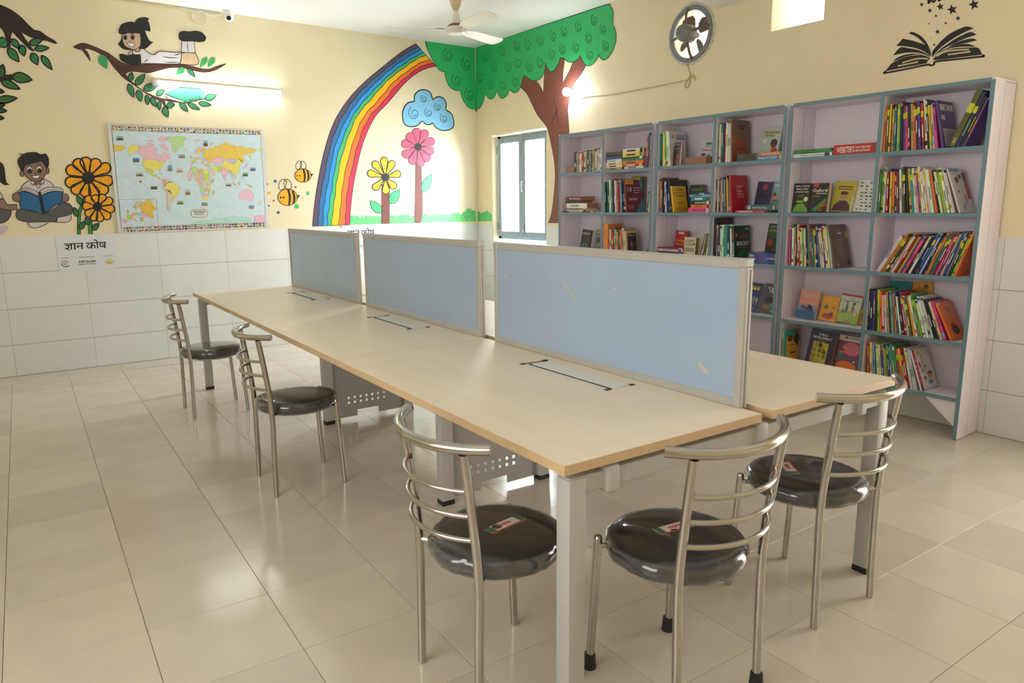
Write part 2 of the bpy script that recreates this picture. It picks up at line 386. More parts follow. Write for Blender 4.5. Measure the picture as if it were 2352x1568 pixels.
# ------------------------------------------------------------------ desk screens
PX, PZ = -2.8422, 1.2049
names = [(-5.8924, -4.5063, 'largest-looking blue desk screen with taped frame on the near desks'), (-4.3774, -2.9947, 'blue desk screen standing between the other two on the table'), (-2.8637, -1.47, 'farthest blue desk screen, nearest the tiled back wall')]
for (y0, y1, lab) in names:
    sc = thing('desk_screen', lab, 'desk screen', (0, 0, 0), group='desk screens along the table'); sc.matrix_world = TM
    w = .027; x0, x1 = PX, PX + .032; zb = TZ + .0005
    p = MB(); p.box(x0 + .004, x1 - .004, y0 + w * .6, y1 - w * .6, zb + w * .6, PZ - w * .6); p.build('panel', screen_m, sc)
    for nm, q in (('bottom_rail', (y0 + w, y1 - w, zb, zb + w)), ('top_rail', (y0 + w, y1 - w, PZ - w, PZ))):
        r = MB(); r.bbox(x0, x1, *q, .002, 1)
        if nm == 'top_rail': r.box(x0 + .008, x1 - .008, q[0], q[1], PZ - .002, PZ + .004)
        r.build(nm, alu_m, sc)
    for (ya, yb, e) in ((y0, y0 + w, -1), (y1 - w, y1, 1)):
        r = MB(); r.bbox(x0, x1, ya, yb, zb, PZ - .022, .002, 1)
        ye = ya if e < 0 else yb
        r.box(x0 + .004, x0 + .012, ye - .003, ye + .003, zb, PZ - .03); r.box(x1 - .012, x1 - .004, ye - .003, ye + .003, zb, PZ - .03)
        r.build('end_post', alu_m, sc)
        r = MB(); r.bbox(x0 - .001, x1 + .001, ya - .001, yb + .001, PZ - .022, PZ + .004, .002, 1); r.build('corner_cap', alu_m, sc)
    if y1 == names[0][1]:
        scuff_m = mat('old_tape_residue', (192, 188, 164), .6)
        k = MB()
        for (yy, zz, ww, hh, a) in ((-5.74, .85, .045, .012, .6), (-5.05, 1.04, .10, .006, .7), (-5.32, 1.07, .02, .008, 0), (-4.60, 1.06, .03, .006, .5)):
            M = Matrix.Translation((x0 + .004, yy, zz)) @ Matrix.Rotation(a, 4, 'X')
            k.box(-.0006, .0002, -ww / 2, ww / 2, -hh / 2, hh / 2, M)
        k.build('tape_mark', scuff_m, sc)

# ------------------------------------------------------------------ steel chairs with round film-wrapped seats
def smooth_path(ctrl, n=6):
    P = [Vector(p) for p in ctrl]; out = []
    for i in range(len(P) - 1):
        p0, p1, p2, p3 = P[max(i - 1, 0)], P[i], P[i + 1], P[min(i + 2, len(P) - 1)]
        for k in range(n):
            t = k / n
            out.append(0.5 * ((2 * p1) + (-p0 + p2) * t + (2 * p0 - 5 * p1 + 4 * p2 - p3) * t * t + (-p0 + 3 * p1 - 3 * p2 + p3) * t ** 3))
    out.append(P[-1]); return out
def arc(half, tip_y, sag, z, n=16, z_end=0.0):
    Rr = (half * half + sag * sag) / (2 * sag); cy = tip_y - sag + Rr; a0 = math.asin(half / Rr) if Rr >= half and sag < half else PI / 2
    return [(Rr * math.sin(-a0 + 2 * a0 * k / n), cy - Rr * math.cos(-a0 + 2 * a0 * k / n), z + z_end * abs(2 * k / n - 1) ** 2) for k in range(n + 1)]
film_m = mat('clear_wrapping_film', (72, 72, 74), 0.12, noise=0.4, scale=14, bump=0.8, bscale=9, coat=1.0, coat_rough=0.05)
def make_chair():
    ch = thing('steel_chair', 'x', 'chair', group='steel chairs with round black seats')
    for sx in (-1, 1):
        p = MB(); p.tube(smooth_path([(sx * .166, -.172, .004), (sx * .166, -.168, .22), (sx * .168, -.166, .42), (sx * .170, -.180, .58), (sx * .175, -.206, .772)]), .0125, 14)
        po = p.build('back_post', steel_m, ch, True)
        for z, y in ((.668, -.192), (.600, -.184), (.532, -.176)):
            j = MB(); j.tube([(sx * .160, y, z - .006), (sx * .160, y, z + .006)], .0095, 10); j.build('weld', rust_m, po, True)
        l = MB(); l.tube([(sx * .168, .172, .004), (sx * .160, .150, .425)], .0125, 14); l.lathe([(.0125, .425), (.010, .432), (0, .434)], 14, Matrix.Translation((sx * .160, .150, 0)))
        l.build('front_leg', steel_m, ch, True)
    r = MB(); r.tube(arc(.226, -.160, .105, .783, 22, .006), .0145, 14); r.build('top_rail', steel_m, ch, True)
    for z, y, hw in ((.668, -.189, .168), (.600, -.183, .167), (.532, -.176, .166)):
        s = MB(); s.tube(arc(hw, y, .070, z, 16), .0072, 10); s.build('back_slat', steel_m, ch, True)
    f = MB()
    ring = [(.165 * math.cos(2 * PI * k / 28), .165 * math.sin(2 * PI * k / 28), .392) for k in range(28)]
    f.tube(ring, .009, 8, closed=True)
    for sx in (-1, 1):
        f.tube([(sx * .160, .150, .405), (sx * .10, .095, .395)], .008, 8)
        f.tube([(sx * .167, -.166, .405), (sx * .10, -.10, .395)], .008, 8)
    f.build('seat_frame', steel_m, ch, True)
    random.seed(3)
    ph = [random.uniform(0, 6.28) for _ in range(8)]
    wob = lambda j, a: (.010 * math.sin(9 * a + ph[0]) + .008 * math.sin(17 * a + ph[1]) + .006 * math.sin(31 * a + ph[2])) if 1 <= j <= 5 else 0
    c = MB(); c.lathe([(0, .388), (.150, .388), (.178, .391), (.193, .400), (.200, .417), (.198, .434), (.188, .447), (.165, .454), (.10, .458), (0, .460)], 72, None, wob)
    # rim faces carry the gathered film, the top the black cover under it
    seat = c.build('seat_cushion', [rexine_m, film_m], ch, True)
    for p in seat.data.polygons:
        z = p.center.z; rr = math.hypot(p.center.x, p.center.y)
        p.material_index = 1 if (rr > .172 and z < .449) else 0
    return ch
proto = make_chair()
stick_m = paint(216, 204, 190)
def sticker(ch, x, y, a, w=.135, h=.042):
    M = Matrix.Translation((x, y, .4585)) @ Matrix.Rotation(a, 4, 'Z')
    s = MB(); s.box(-w / 2, w / 2, -h / 2, h / 2, 0, .0012, M); so = s.build('paper_label', stick_m, ch)
    k = MB()
    k.box(-w / 2, w / 2, -h / 2, -h / 2 + .005, .0011, .0016, M); k.build('label_band', paint(190, 70, 50), so)
    for q0, q1 in ((-w / 2, -w / 2 + .022), (w / 2 - .02, w / 2)):
        k = MB(); k.box(q0, q1, -h / 2 + .005, h / 2, .0011, .0016, M); k.build('label_picture', paint(70, 100, 84), so)
    k = MB()
    for q in range(5): k.box(-.022 + q * .009, -.016 + q * .009, -.004 + .003 * (q % 2), .010, .0011, .0016, M)
    k.build('label_lettering', paint(180, 40, 60), so)
def rubber_feet(ch):
    for (x, y) in ((-.168, .172), (.168, .172), (-.166, -.172), (.166, -.172)):
        t = MB(); t.lathe([(0, 0), (.021, 0), (.020, .012), (.0175, .045), (0, .045)], 16, Matrix.Translation((x, y, 0))); t.build('rubber_foot', rubber_m, ch, True)
chairs = [
    (-3.572, -2.112, -PI / 2, 'steel chair with round black seat farthest away, by the tiled wall', None, False),
    (-3.548, -3.735, -PI / 2, 'steel chair with round black seat midway along the long table side', None, False),
    (-3.612, -5.610, -PI / 2, 'nearest steel chair on the long side, faded label on its black seat', (0.0, .02, .35), False),
    (-3.222, -5.940, 0.0, 'steel chair with black rubber feet at the near table end', (-.02, .03, -.20), True),
    (-2.492, -5.885, 0.0, 'rightmost steel chair at the table end, label on its black seat', (-.02, .03, 1.0), False),
]
for i, (x, y, rz, lab, st, feet) in enumerate(chairs):
    c = proto if i == 0 else copy_tree(proto)
    c.location = (x, y, 0); c.rotation_euler = (0, 0, rz + (TROT if i != 1 else TROT - .02)); c['label'] = lab
    chairs[i] = c
for i, st in ((2, (0.0, .03, 1.75)), (3, (.02, .02, -.12)), (4, (-.03, .05, .9))): sticker(chairs[i], *st)
rubber_feet(chairs[3])

# ------------------------------------------------------------------ bookcases
BX = -0.2794
SHZ = [1.656, 1.294, 0.936, 0.564, 0.238]     # shelf board centres
BT = .020
UNITS = [(-1.843, -2.446, -3.037, 'far bookcase nearest the window, white with blue-grey edges'), (-3.070, -3.649, -4.241, 'middle bookcase, white with blue-grey edges'), (-4.270, -4.882, -5.482, 'near bookcase at the right, white with blue-grey edges, fullest shelves')]
for (yl, ymid, yr, lab) in UNITS:
    u = thing('bookcase', lab, 'bookcase', (0, 0, 0), group='white open bookcases along the wall')
    XB = -0.008
    def board(name, y0, y1, z0, z1, x0=BX + .003, x1=XB, edge=True):
        m = MB(); m.box(x0, x1, y0, y1, z0, z1); o = m.build(name, white_m, u)
        if edge:
            e = MB(); e.bbox(BX - .0025, BX + .0035, y0 - .001, y1 + .001, z0 - .001, z1 + .001, .0015, 1); e.build('edge_trim', edge_m, o)
    for (a, c) in ((yl - BT, yl), (yr, yr + BT)):
        board('side_panel', a, c, 0.002, 2.006, BX + .003, -.152); 
        m = MB(); m.box(-.146, XB, a + (.001 if a < -3 else 0), c, .002, 2.004); m.build('rear_side_panel', white_m, u)
    board('divider', ymid - BT / 2, ymid + BT / 2, .249, 1.997)
    board('top_board', yr + BT, yl - BT, 1.997, 2.017)
    e = MB(); e.box(BX + .003, XB, yr, yl, 2.006, 2.0172); e.build('top_cover', white_m, u)
    for z in SHZ:
        for (a, c) in ((ymid + BT / 2, yl - BT), (yr + BT, ymid - BT / 2)):
            board('shelf', a + .0005, c - .0005, z - .0105, z + .0105, BX + .003, XB - .006)
    m = MB(); m.box(XB - .005, XB, yr + BT, yl - BT, .24, 1.997); m.build('back_panel', white_m, u)
    for (s, ys) in ((1, yr + BT), (-1, yl - BT)):
        m = MB(); m.prism([(BX + .016, ys, .2265), (BX + .016, ys + s * .185, .2265), (BX + .016, ys, .07)], (.016, 0, 0)); m.build('gusset', white_m, u)
# ------------------------------------------------------------------ flat drawing helpers: paint and print on the walls
def crop(ox, oy, s): return lambda p: (ox + p[0] / s, oy + p[1] / s)
Z1, Z2, Z3, Z4, Z5, Z7 = crop(0, 0, 4.3556), crop(0, 260, 3.675), crop(600, 80, 3.2661), crop(960, 0, 4.9), crop(1100, 120, 3.2667), crop(1950, 0, 5.8507)
M1, M2, M3, M4, PO = crop(240, 280, 12.063), crop(420, 290, 11.76), crop(260, 400, 11.2), crop(430, 400, 11.2), crop(120, 530, 14.7)
def wallA(z, pts): return [(lambda q: (q.x, q.z))(un(*z(p), 1, 0.0)) for p in pts]
def wallB(z, pts): return [(lambda q: (-q.y, q.z))(un(*z(p), 0, 0.0)) for p in pts]
LAY = 0.0005
def putA(base, l): return lambda a, z: (a, -(base + l * LAY), z)
def putB(base, l): return lambda a, z: (-(base + l * LAY), -a, z)
def round_closed(P, n=4, corner=62):
    out = []; N = len(P); V = [Vector(p) for p in P]; C = []
    for i in range(N):
        a, b_ = V[i] - V[i - 1], V[(i + 1) % N] - V[i]
        C.append(a.length > 1e-9 and b_.length > 1e-9 and math.degrees(a.angle(b_)) > corner)
    for i in range(N):
        p1, p2 = V[i], V[(i + 1) % N]
        m1 = Vector((0, 0)) if C[i] else (p2 - V[i - 1]) * .5
        m2 = Vector((0, 0)) if C[(i + 1) % N] else (V[(i + 2) % N] - p1) * .5
        if C[i]: m1 = (p2 - p1) * .6
        if C[(i + 1) % N]: m2 = (p2 - p1) * .6
        for k in range(n):
            t = k / n; t2, t3 = t * t, t ** 3
            out.append((2 * t3 - 3 * t2 + 1) * p1 + (t3 - 2 * t2 + t) * m1 + (-2 * t3 + 3 * t2) * p2 + (t3 - t2) * m2)
    return [tuple(p) for p in out]
def round_open(P, n=4):
    V = [Vector(p) for p in P]; out = []
    for i in range(len(V) - 1):
        p0, p1, p2, p3 = V[max(i - 1, 0)], V[i], V[i + 1], V[min(i + 2, len(V) - 1)]
        for k in range(n):
            t = k / n
            out.append(.5 * ((2 * p1) + (p2 - p0) * t + (2 * p0 - 5 * p1 + 4 * p2 - p3) * t * t + (3 * p1 - p0 - 3 * p2 + p3) * t ** 3))
    out.append(V[-1]); return [tuple(p) for p in out]
def ribbon(mb, P, w, put, closed=False, taper=False):
    V = [Vector(p) for p in P]; N = len(V); L_, R_ = [], []
    for i in range(N):
        t = (V[(i + 1) % N] - V[i - 1]) if closed else (V[min(i + 1, N - 1)] - V[max(i - 1, 0)])
        if t.length < 1e-9: t = Vector((1, 0))
        t.normalize(); nrm = Vector((-t.y, t.x)); ww = w / 2 * ((.25 + .75 * math.sin(PI * min(1, max(0, i / (N - 1))))) if taper else 1)
        L_.append(mb.vert(put(*(V[i] + nrm * ww)))); R_.append(mb.vert(put(*(V[i] - nrm * ww))))
    for i in range(N if closed else N - 1):
        j = (i + 1) % N; mb.face((L_[i], L_[j], R_[j], R_[i]))
INK = (26, 25, 27)
class Art:
    """one painted or printed thing on a wall; pieces are its parts"""
    def __init__(s, name, label, cat, wall='A', base=0.001, group=None):
        s.root = thing(name, label, cat, group=group); s.wall = wall; s.base = base; s.n = 0
    def w(s, z, pts): return (wallA if s.wall == 'A' else wallB)(z, pts)
    def put(s, l): return (putA if s.wall == 'A' else putB)(s.base, l)
    def piece(s, name, P, color, line=0.0, layer=1, rnd=4, strokes=(), ink=INK, parent=None, rough=.5, sw=.004, corner=62):
        m = MB(); Q = round_closed(P, rnd, corner) if rnd else P
        m.flat([s.put(layer)(*p) for p in Q]); mats = [paint(*color, rough)]
        if line or strokes: mats.append(paint(*ink, rough))
        m.mi = 1
        if line: ribbon(m, Q, line, s.put(layer + .5), True)
        for st in strokes: ribbon(m, round_open(st, 3) if len(st) > 2 else st, sw, s.put(layer + .5), False, True)
        return m.build(name, mats, parent or s.root)
    def line(s, name, paths, w, color=INK, layer=3, closed=False, parent=None, rnd=True):
        m = MB()
        for P in paths: ribbon(m, round_open(P, 4) if rnd and len(P) > 2 else P, w, s.put(layer), closed)
        return m.build(name, paint(*color), parent or s.root)
def ell(c, rx, ry, n=20, rot=0.0):
    return [(c[0] + rx * math.cos(2 * PI * k / n) * math.cos(rot) - ry * math.sin(2 * PI * k / n) * math.sin(rot), c[1] + rx * math.cos(2 * PI * k / n) * math.sin(rot) + ry * math.sin(2 * PI * k / n) * math.cos(rot)) for k in range(n)]
def leafshape(b_, t, w, k=.0):
    B, T = Vector(b_), Vector(t); d = T - B; n = Vector((-d.y, d.x)).normalized() * w * .5
    return [tuple(B), tuple(B + d * .18 + n * .75), tuple(B + d * .45 + n), tuple(B + d * .75 + n * .6), tuple(T), tuple(B + d * .75 - n * .6), tuple(B + d * .45 - n), tuple(B + d * .18 - n * .75)]
def leafveins(b_, t, w):
    B, T = Vector(b_), Vector(t); d = T - B; n = Vector((-d.y, d.x)).normalized() * w * .38
    out = [[tuple(B), tuple(B + d * .9)]]
    for q in (.25, .45, .65):
        for sgn in (-1, 1): out.append([tuple(B + d * q), tuple(B + d * (q + .2) + n * sgn)])
    return out
def petalshape(c, t, w, r0):
    C, T = Vector(c), Vector(t); d = T - C; L0 = d.length; d.normalize(); n = Vector((-d.y, d.x))
    f = lambda u, v: tuple(C + d * u + n * v * w * .5)
    return [f(r0 * .8, -.22), f(L0 * .52, -.62), f(L0 * .80, -.94), f(L0 * .96, -.55), f(L0, 0), f(L0 * .96, .55), f(L0 * .80, .94), f(L0 * .52, .62), f(r0 * .8, .22)]
def petalveins(c, t, w, r0):
    C, T = Vector(c), Vector(t); d = T - C; L0 = d.length; d.normalize(); n = Vector((-d.y, d.x))
    return [[tuple(C + d * r0 + n * v * w * .18), tuple(C + d * (L0 * q) + n * v * w * .24)] for v, q in ((-1, .62), (0, .72), (1, .6))]
def swirl(c, rx, ry, turns=1.8, a0=-2.0):
    out = []; N = 26
    for k in range(N + 1):
        t = k / N; a = a0 - turns * 2 * PI * t; r = 1 - .85 * t
        out.append((c[0] + rx * r * math.cos(a) + rx * .2 * t, c[1] + ry * r * math.sin(a) + ry * .25 * t))
    return out
def flower(art, z, c, rc, tips, w, color, line, name='petal', layer=2, ccol=(22, 22, 24), sw=.006):
    for i, t in enumerate(tips):
        P = petalshape(c, t, w, rc)
        art.piece(name, art.w(z, P), color, line, layer + (.0 if i % 2 else .0) + i * .06, 3, [art.w(z, v) for v in petalveins(c, t, w, rc)], sw=sw)
    art.piece('flower_centre', art.w(z, ell(c, rc, rc, 24)), ccol, 0, layer + 2, 0)
_fonts = {}
def text_mesh(body, bold=0.0):
    k = (body, bold)
    if k in _fonts: return _fonts[k]
    cu = bpy.data.curves.new('lettering', 'FONT'); cu.body = body; cu.size = 1.0; cu.align_x = 'CENTER'; cu.align_y = 'CENTER'; cu.resolution_u = 2; cu.offset = bold
    o = bpy.data.objects.new('lettering', cu); COL.objects.link(o)
    me0 = bpy.data.meshes.new_from_object(o); vs = [v.co.copy() for v in me0.vertices]; fs = [tuple(p.vertices) for p in me0.polygons]
    bpy.data.objects.remove(o); bpy.data.curves.remove(cu); bpy.data.meshes.remove(me0)
    x0, x1 = min(v.x for v in vs), max(v.x for v in vs); y0, y1 = min(v.y for v in vs), max(v.y for v in vs)
    vs = [((v.x - (x0 + x1) / 2) / (x1 - x0), (v.y - (y0 + y1) / 2) / (y1 - y0)) for v in vs]     # unit box
    _fonts[k] = (vs, fs); return _fonts[k]
def text_on(mb, body, put, c, w, h, rot=0.0, bold=0.012):
    vs, fs = text_mesh(body, bold); b_ = len(mb.v); cr, sr = math.cos(rot), math.sin(rot)
    for x, y in vs:
        X, Y = x * w, y * h; mb.vert(put(c[0] + X * cr - Y * sr, c[1] + X * sr + Y * cr))
    for f in fs: mb.face([b_ + i for i in f])

# ------------------------------------------------------------------ murals on the back wall
BROWN, LEAF = (84, 46, 38), (48, 152, 92)
a = Art('tree_branch_mural', 'painted dark branch with green leaves at the top left of the wall', 'mural')
DK = (40, 23, 22)
a.piece('branch', a.w(Z1, [(-620, -120), (-420, -90), (-240, -60), (-60, 20), (0, 45), (100, 90), (200, 160), (280, 240), (340, 295), (400, 310), (470, 360), (540, 400), (575, 432), (545, 437), (480, 414), (420, 402), (330, 382), (260, 352), (215, 322), (250, 380), (300, 450), (352, 517), (300, 500), (230, 432), (170, 370), (125, 320), (105, 390), (108, 475), (72, 470), (60, 400), (40, 330), (0, 275), (-60, 270), (-180, 300), (-300, 420), (-340, 700), (-350, 1200), (-340, 1700), (-300, 2330), (-640, 2340), (-600, 1700), (-590, 900), (-600, 300)]), DK, 0, 2)
for b_, t, w in [((70, 400), (-20, 460), 110), ((115, 390), (195, 487), 60), ((80, 480), (190, 620), 80), ((210, 450), (240, 562), 70), ((290, 440), (428, 395), 65), ((345, 490), (490, 478), 58), ((320, 530), (375, 650), 75), ((415, 555), (520, 698), 62)]:
    a.piece('leaf', a.w(Z1, leafshape(b_, t, w)), (44, 132, 78), .010, 3, 3, [a.w(Z1, [b_, (.2 * b_[0] + .8 * t[0], .2 * b_[1] + .8 * t[1])])], sw=.014)
a.line('twig', [a.w(Z1, [(-350, 850), (-180, 815), (-40, 790), (0, 785), (60, 778), (125, 772)])], .045, DK, 2)
for b_, t, w in [((-5, 780), (30, 645), 80), ((120, 760), (322, 800), 98), ((10, 810), (200, 890), 72), ((-40, 905), (42, 921), 42), ((-30, 1005), (172, 980), 72), ((-20, 1062), (46, 1045), 42), ((-30, 1105), (66, 1108), 42), ((-30, 1175), (38, 1182), 36)]:
    a.piece('leaf', a.w(Z1, leafshape(b_, t, w)), (58, 122, 62), .012, 3, 3, [a.w(Z1, v) for v in leafveins(b_, t, w)], sw=.010)

a = Art('reading_girl_mural', 'painted girl with black hair lying on a brown branch, reading', 'mural')
a.piece('branch', a.w(Z1, [(733, 470), (780, 445), (830, 433), (880, 443), (930, 462), (1000, 492), (1080, 530), (1150, 580), (1230, 630), (1330, 650), (1440, 645), (1560, 637), (1700, 642), (1820, 648), (1920, 665), (2020, 690), (2100, 692), (2180, 662), (2260, 638), (2210, 672), (2140, 705), (2060, 722), (1980, 715), (1880, 690), (1780, 675), (1680, 680), (1580, 705), (1480, 728), (1380, 718), (1300, 715), (1250, 738), (1290, 790), (1380, 870), (1470, 930), (1600, 980), (1700, 1000), (1800, 1020), (1720, 1016), (1645, 1002), (1658, 1050), (1685, 1090), (1660, 1082), (1620, 1022), (1540, 977), (1440, 917), (1340, 847), (1250, 787), (1180, 717), (1130, 660), (1090, 600), (1040, 560), (960, 515), (880, 487), (840, 487), (880, 530), (905, 612), (870, 562), (820, 500), (780, 490)]), BROWN, .005, 2, 4,
        [a.w(Z1, q) for q in ([(1150, 640), (1220, 690), (1330, 680)], [(1180, 660), (1270, 670), (1380, 660)], [(1500, 690), (1600, 665), (1750, 660)])], sw=.006)
for b_, t, w, pl in [((1000, 545), (1070, 692), 92, 1), ((1845, 680), (1765, 745), 62, 1), ((1875, 685), (1952, 770), 42, 0), ((2072, 570), (1998, 678), 55, 1), ((2148, 570), (2075, 675), 58, 1),
                 ((1300, 810), (1318, 722), 55, 0), ((1355, 850), (1452, 740), 65, 0), ((1435, 895), (1585, 845), 75, 0), ((1285, 838), (1335, 975), 60, 0), ((1380, 900), (1410, 1018), 65, 0), ((1565, 950), (1645, 900), 50, 0), ((1468, 950), (1478, 1050), 45, 0), ((1510, 975), (1565, 1070), 50, 0), ((1590, 1015), (1595, 1100), 42, 0), ((1635, 1070), (1680, 1172), 62, 0), ((1665, 1060), (1748, 1042), 56, 0), ((1800, 1025), (1880, 1115), 52, 0), ((1880, 1035), (2000, 1095), 46, 0), ((1985, 1030), (2112, 1050), 46, 0), ((2050, 990), (2165, 950), 62, 0)]:
    a.piece('leaf', a.w(Z1, leafshape(b_, t, w)), (62, 160, 96) if pl else (60, 150, 98), 0 if pl else .007, 3, 3, [] if pl else [a.w(Z1, v) for v in leafveins(b_, t, w)], sw=.006)
SK, WH = (208, 172, 138), (222, 215, 220)
a.piece('hair', a.w(Z1, [(1190, 300), (1210, 250), (1260, 225), (1320, 218), (1350, 228), (1360, 200), (1400, 178), (1450, 172), (1495, 185), (1480, 205), (1495, 240), (1505, 300), (1500, 315), (1450, 305), (1470, 360), (1500, 410), (1535, 420), (1500, 450), (1450, 490), (1400, 490), (1300, 500), (1230, 490), (1180, 440), (1210, 400), (1220, 345), (1190, 335)]), INK, 0, 4)
a.piece('neck', a.w(Z1, [(1335, 470), (1390, 470), (1396, 512), (1370, 520), (1345, 512)]), SK, .004, 5)
face = a.piece('face', a.w(Z1, [(1222, 338), (1310, 330), (1400, 335), (1408, 420), (1395, 470), (1350, 495), (1310, 490), (1250, 460), (1225, 400)]), SK, .004, 5.6)
for cx in (1252, 1325):
    a.piece('eye', a.w(Z1, ell((cx, 372), 24, 28, 16)), WH, .003, 6.2, 0, parent=face); a.piece('pupil', a.w(Z1, ell((cx, 374), 18, 23, 16)), INK, 0, 7, 0, parent=face)
a.piece('mouth', a.w(Z1, [(1268, 428), (1310, 432), (1350, 428), (1340, 458), (1322, 470), (1288, 456)]), (240, 236, 230), .004, 6.2, 3, parent=face)
a.line('face_line', [a.w(Z1, q) for q in ([(1292, 406), (1300, 414), (1310, 406)], [(1228, 345), (1250, 338), (1268, 345)], [(1305, 342), (1325, 338), (1345, 345)])], .004, INK, 6.4, parent=face)
a.piece('fringe', a.w(Z1, [(1190, 337), (1190, 290), (1240, 235), (1340, 225), (1400, 260), (1410, 337), (1360, 332), (1345, 318), (1330, 335), (1290, 332), (1280, 317), (1265, 334), (1230, 330), (1222, 317), (1215, 340)]), INK, 0, 7.5)
a.piece('dress', a.w(Z1, [(1325, 505), (1345, 500), (1370, 518), (1395, 510), (1400, 490), (1440, 490), (1480, 525), (1540, 548), (1590, 515), (1650, 515), (1750, 525), (1812, 520), (1812, 580), (1795, 635), (1700, 640), (1560, 637), (1410, 637), (1405, 550), (1330, 545)]), WH, .006, 4.6, 3, [a.w(Z1, q) for q in ([(1625, 565), (1700, 578), (1790, 575)], [(1740, 552), (1780, 545), (1805, 530)], [(1635, 620), (1720, 625), (1795, 622)], [(1440, 620), (1465, 605), (1478, 590)])], sw=.007)
a.piece('arm', a.w(Z1, [(1280, 546), (1310, 505), (1328, 512), (1322, 552)]), SK, .004, 5)
a.piece('legs', a.w(Z1, [(1815, 530), (1880, 525), (1950, 530), (1975, 570), (1987, 620), (1962, 650), (1870, 647), (1800, 640), (1812, 580)]), (216, 184, 150), .006, 4.2, 3, [a.w(Z1, [(1885, 530), (1882, 600)]), a.w(Z1, [(1820, 585), (1870, 582)])])
a.piece('socks', a.w(Z1, [(1818, 408), (1940, 410), (1950, 528), (1815, 522)]), WH, .006, 5, 0, [a.w(Z1, [(1872, 410), (1875, 470), (1885, 525)])], sw=.006)
a.piece('shoes', a.w(Z1, [(1785, 355), (1800, 320), (1840, 310), (1890, 315), (1960, 308), (2020, 325), (2062, 370), (2050, 410), (2000, 422), (1930, 415), (1840, 415), (1795, 395)]), INK, 0, 6)
a.piece('open_book', a.w(Z1, [(1193, 540), (1230, 540), (1280, 554), (1330, 545), (1405, 543), (1410, 640), (1380, 648), (1300, 645), (1210, 605)]), (24, 27, 26), 0, 6, 3)
bk = a.piece('green_book', a.w(Z1, [(1645, 937), (1810, 872), (1990, 882), (2042, 935), (2052, 985), (1850, 1030), (1825, 1005)]), (74, 186, 132), .005, 4, 0, [a.w(Z1, [(1825, 1005), (2042, 935)])] + [a.w(Z1, [(1710 + 30 * k, 925 + 8 * k), (1730 + 30 * k, 932 + 8 * k)]) for k in range(5)], sw=.004)
a.piece('pages', a.w(Z1, [(1650, 945), (1825, 1008), (1850, 1030), (1800, 1020), (1690, 992), (1652, 966)]), (228, 222, 206), .004, 4.6, 0, [a.w(Z1, [(1655, 955), (1830, 1018)]), a.w(Z1, [(1658, 966), (1810, 1018)])], parent=bk)
m = MB(); q = a.w(Z1, [(1925, 998), (1855, 1012), (1995, 975)]); text_on(m, 'SCIENCE', a.put(5), q[0], .155, .026, math.atan2(q[2][1] - q[1][1], q[2][0] - q[1][0])); m.build('lettering', paint(*INK), bk)

a = Art('reading_boy_mural', 'painted boy in white shirt sitting cross-legged with a blue book', 'mural')
SKB = (142, 110, 96); WB = (208, 200, 198)
a.piece('shirt', a.w(Z2, [(180, 632), (210, 590), (260, 568), (320, 590), (370, 552), (430, 585), (472, 642), (440, 662), (330, 684), (200, 662)]), WB, .005, 2, 4, [a.w(Z2, [(262, 575), (270, 605), (300, 600), (322, 640)]), a.w(Z2, [(372, 556), (370, 590), (345, 600), (325, 640)])], sw=.007)
a.piece('neck', a.w(Z2, [(285, 560), (348, 556), (343, 592), (322, 602), (292, 594)]), SKB, .004, 3)
for c_ in ((186, 508), (400, 485)): a.piece('ear', a.w(Z2, ell(c_, 16, 27, 16)), SKB, .005, 2.6, 0)
face = a.piece('face', a.w(Z2, [(198, 455), (230, 425), (300, 410), (360, 400), (388, 440), (393, 490), (370, 540), (330, 572), (290, 575), (235, 547), (205, 512)]), SKB, .005, 3.6)
a.piece('hair', a.w(Z2, [(155, 330), (190, 345), (230, 332), (300, 328), (345, 345), (385, 338), (412, 380), (412, 440), (395, 472), (380, 445), (350, 405), (290, 422), (220, 440), (200, 480), (185, 492), (160, 450), (148, 400), (165, 370), (185, 358)]), INK, 0, 5)
for cx, cy in ((248, 478), (330, 475)):
    a.piece('eye', a.w(Z2, ell((cx, cy), 25, 29, 16)), (225, 215, 205), .004, 4.4, 0, parent=face); a.piece('pupil', a.w(Z2, ell((cx + 2, cy + 9), 19, 20, 16)), INK, 0, 5.2, 0, parent=face)
a.piece('mouth', a.w(Z2, [(265, 527), (300, 526), (341, 520), (327, 545), (300, 552), (282, 545)]), (240, 236, 230), .005, 4.4, 3, parent=face)
a.line('face_line', [a.w(Z2, q) for q in ([(225, 440), (245, 432), (262, 438)], [(305, 438), (325, 430), (345, 436)], [(290, 505), (298, 512), (306, 505)])], .005, INK, 4.6, parent=face)
a.piece('trousers', a.w(Z2, [(175, 808), (260, 822), (360, 850), (460, 800), (520, 757), (580, 760), (612, 800), (600, 850), (560, 868), (482, 880), (480, 918), (380, 915), (240, 918), (160, 900), (135, 860), (145, 820)]), (86, 87, 87), .005, 2.4, 4, [a.w(Z2, [(380, 848), (430, 862), (482, 872)])])
a.piece('foot', a.w(Z2, [(485, 878), (560, 865), (600, 850), (598, 895), (560, 920), (480, 920)]), WB, .005, 3, 3); a.piece('foot', a.w(Z2, [(235, 920), (320, 918), (415, 915), (370, 945), (300, 968), (250, 955)]), WB, .005, 3, 3)
bk = a.piece('open_book', a.w(Z2, [(148, 665), (195, 660), (260, 675), (325, 700), (400, 672), (470, 656), (530, 655), (542, 755), (470, 775), (378, 845), (355, 842), (260, 822), (175, 806)]), (30, 98, 150), .006, 4, 3)
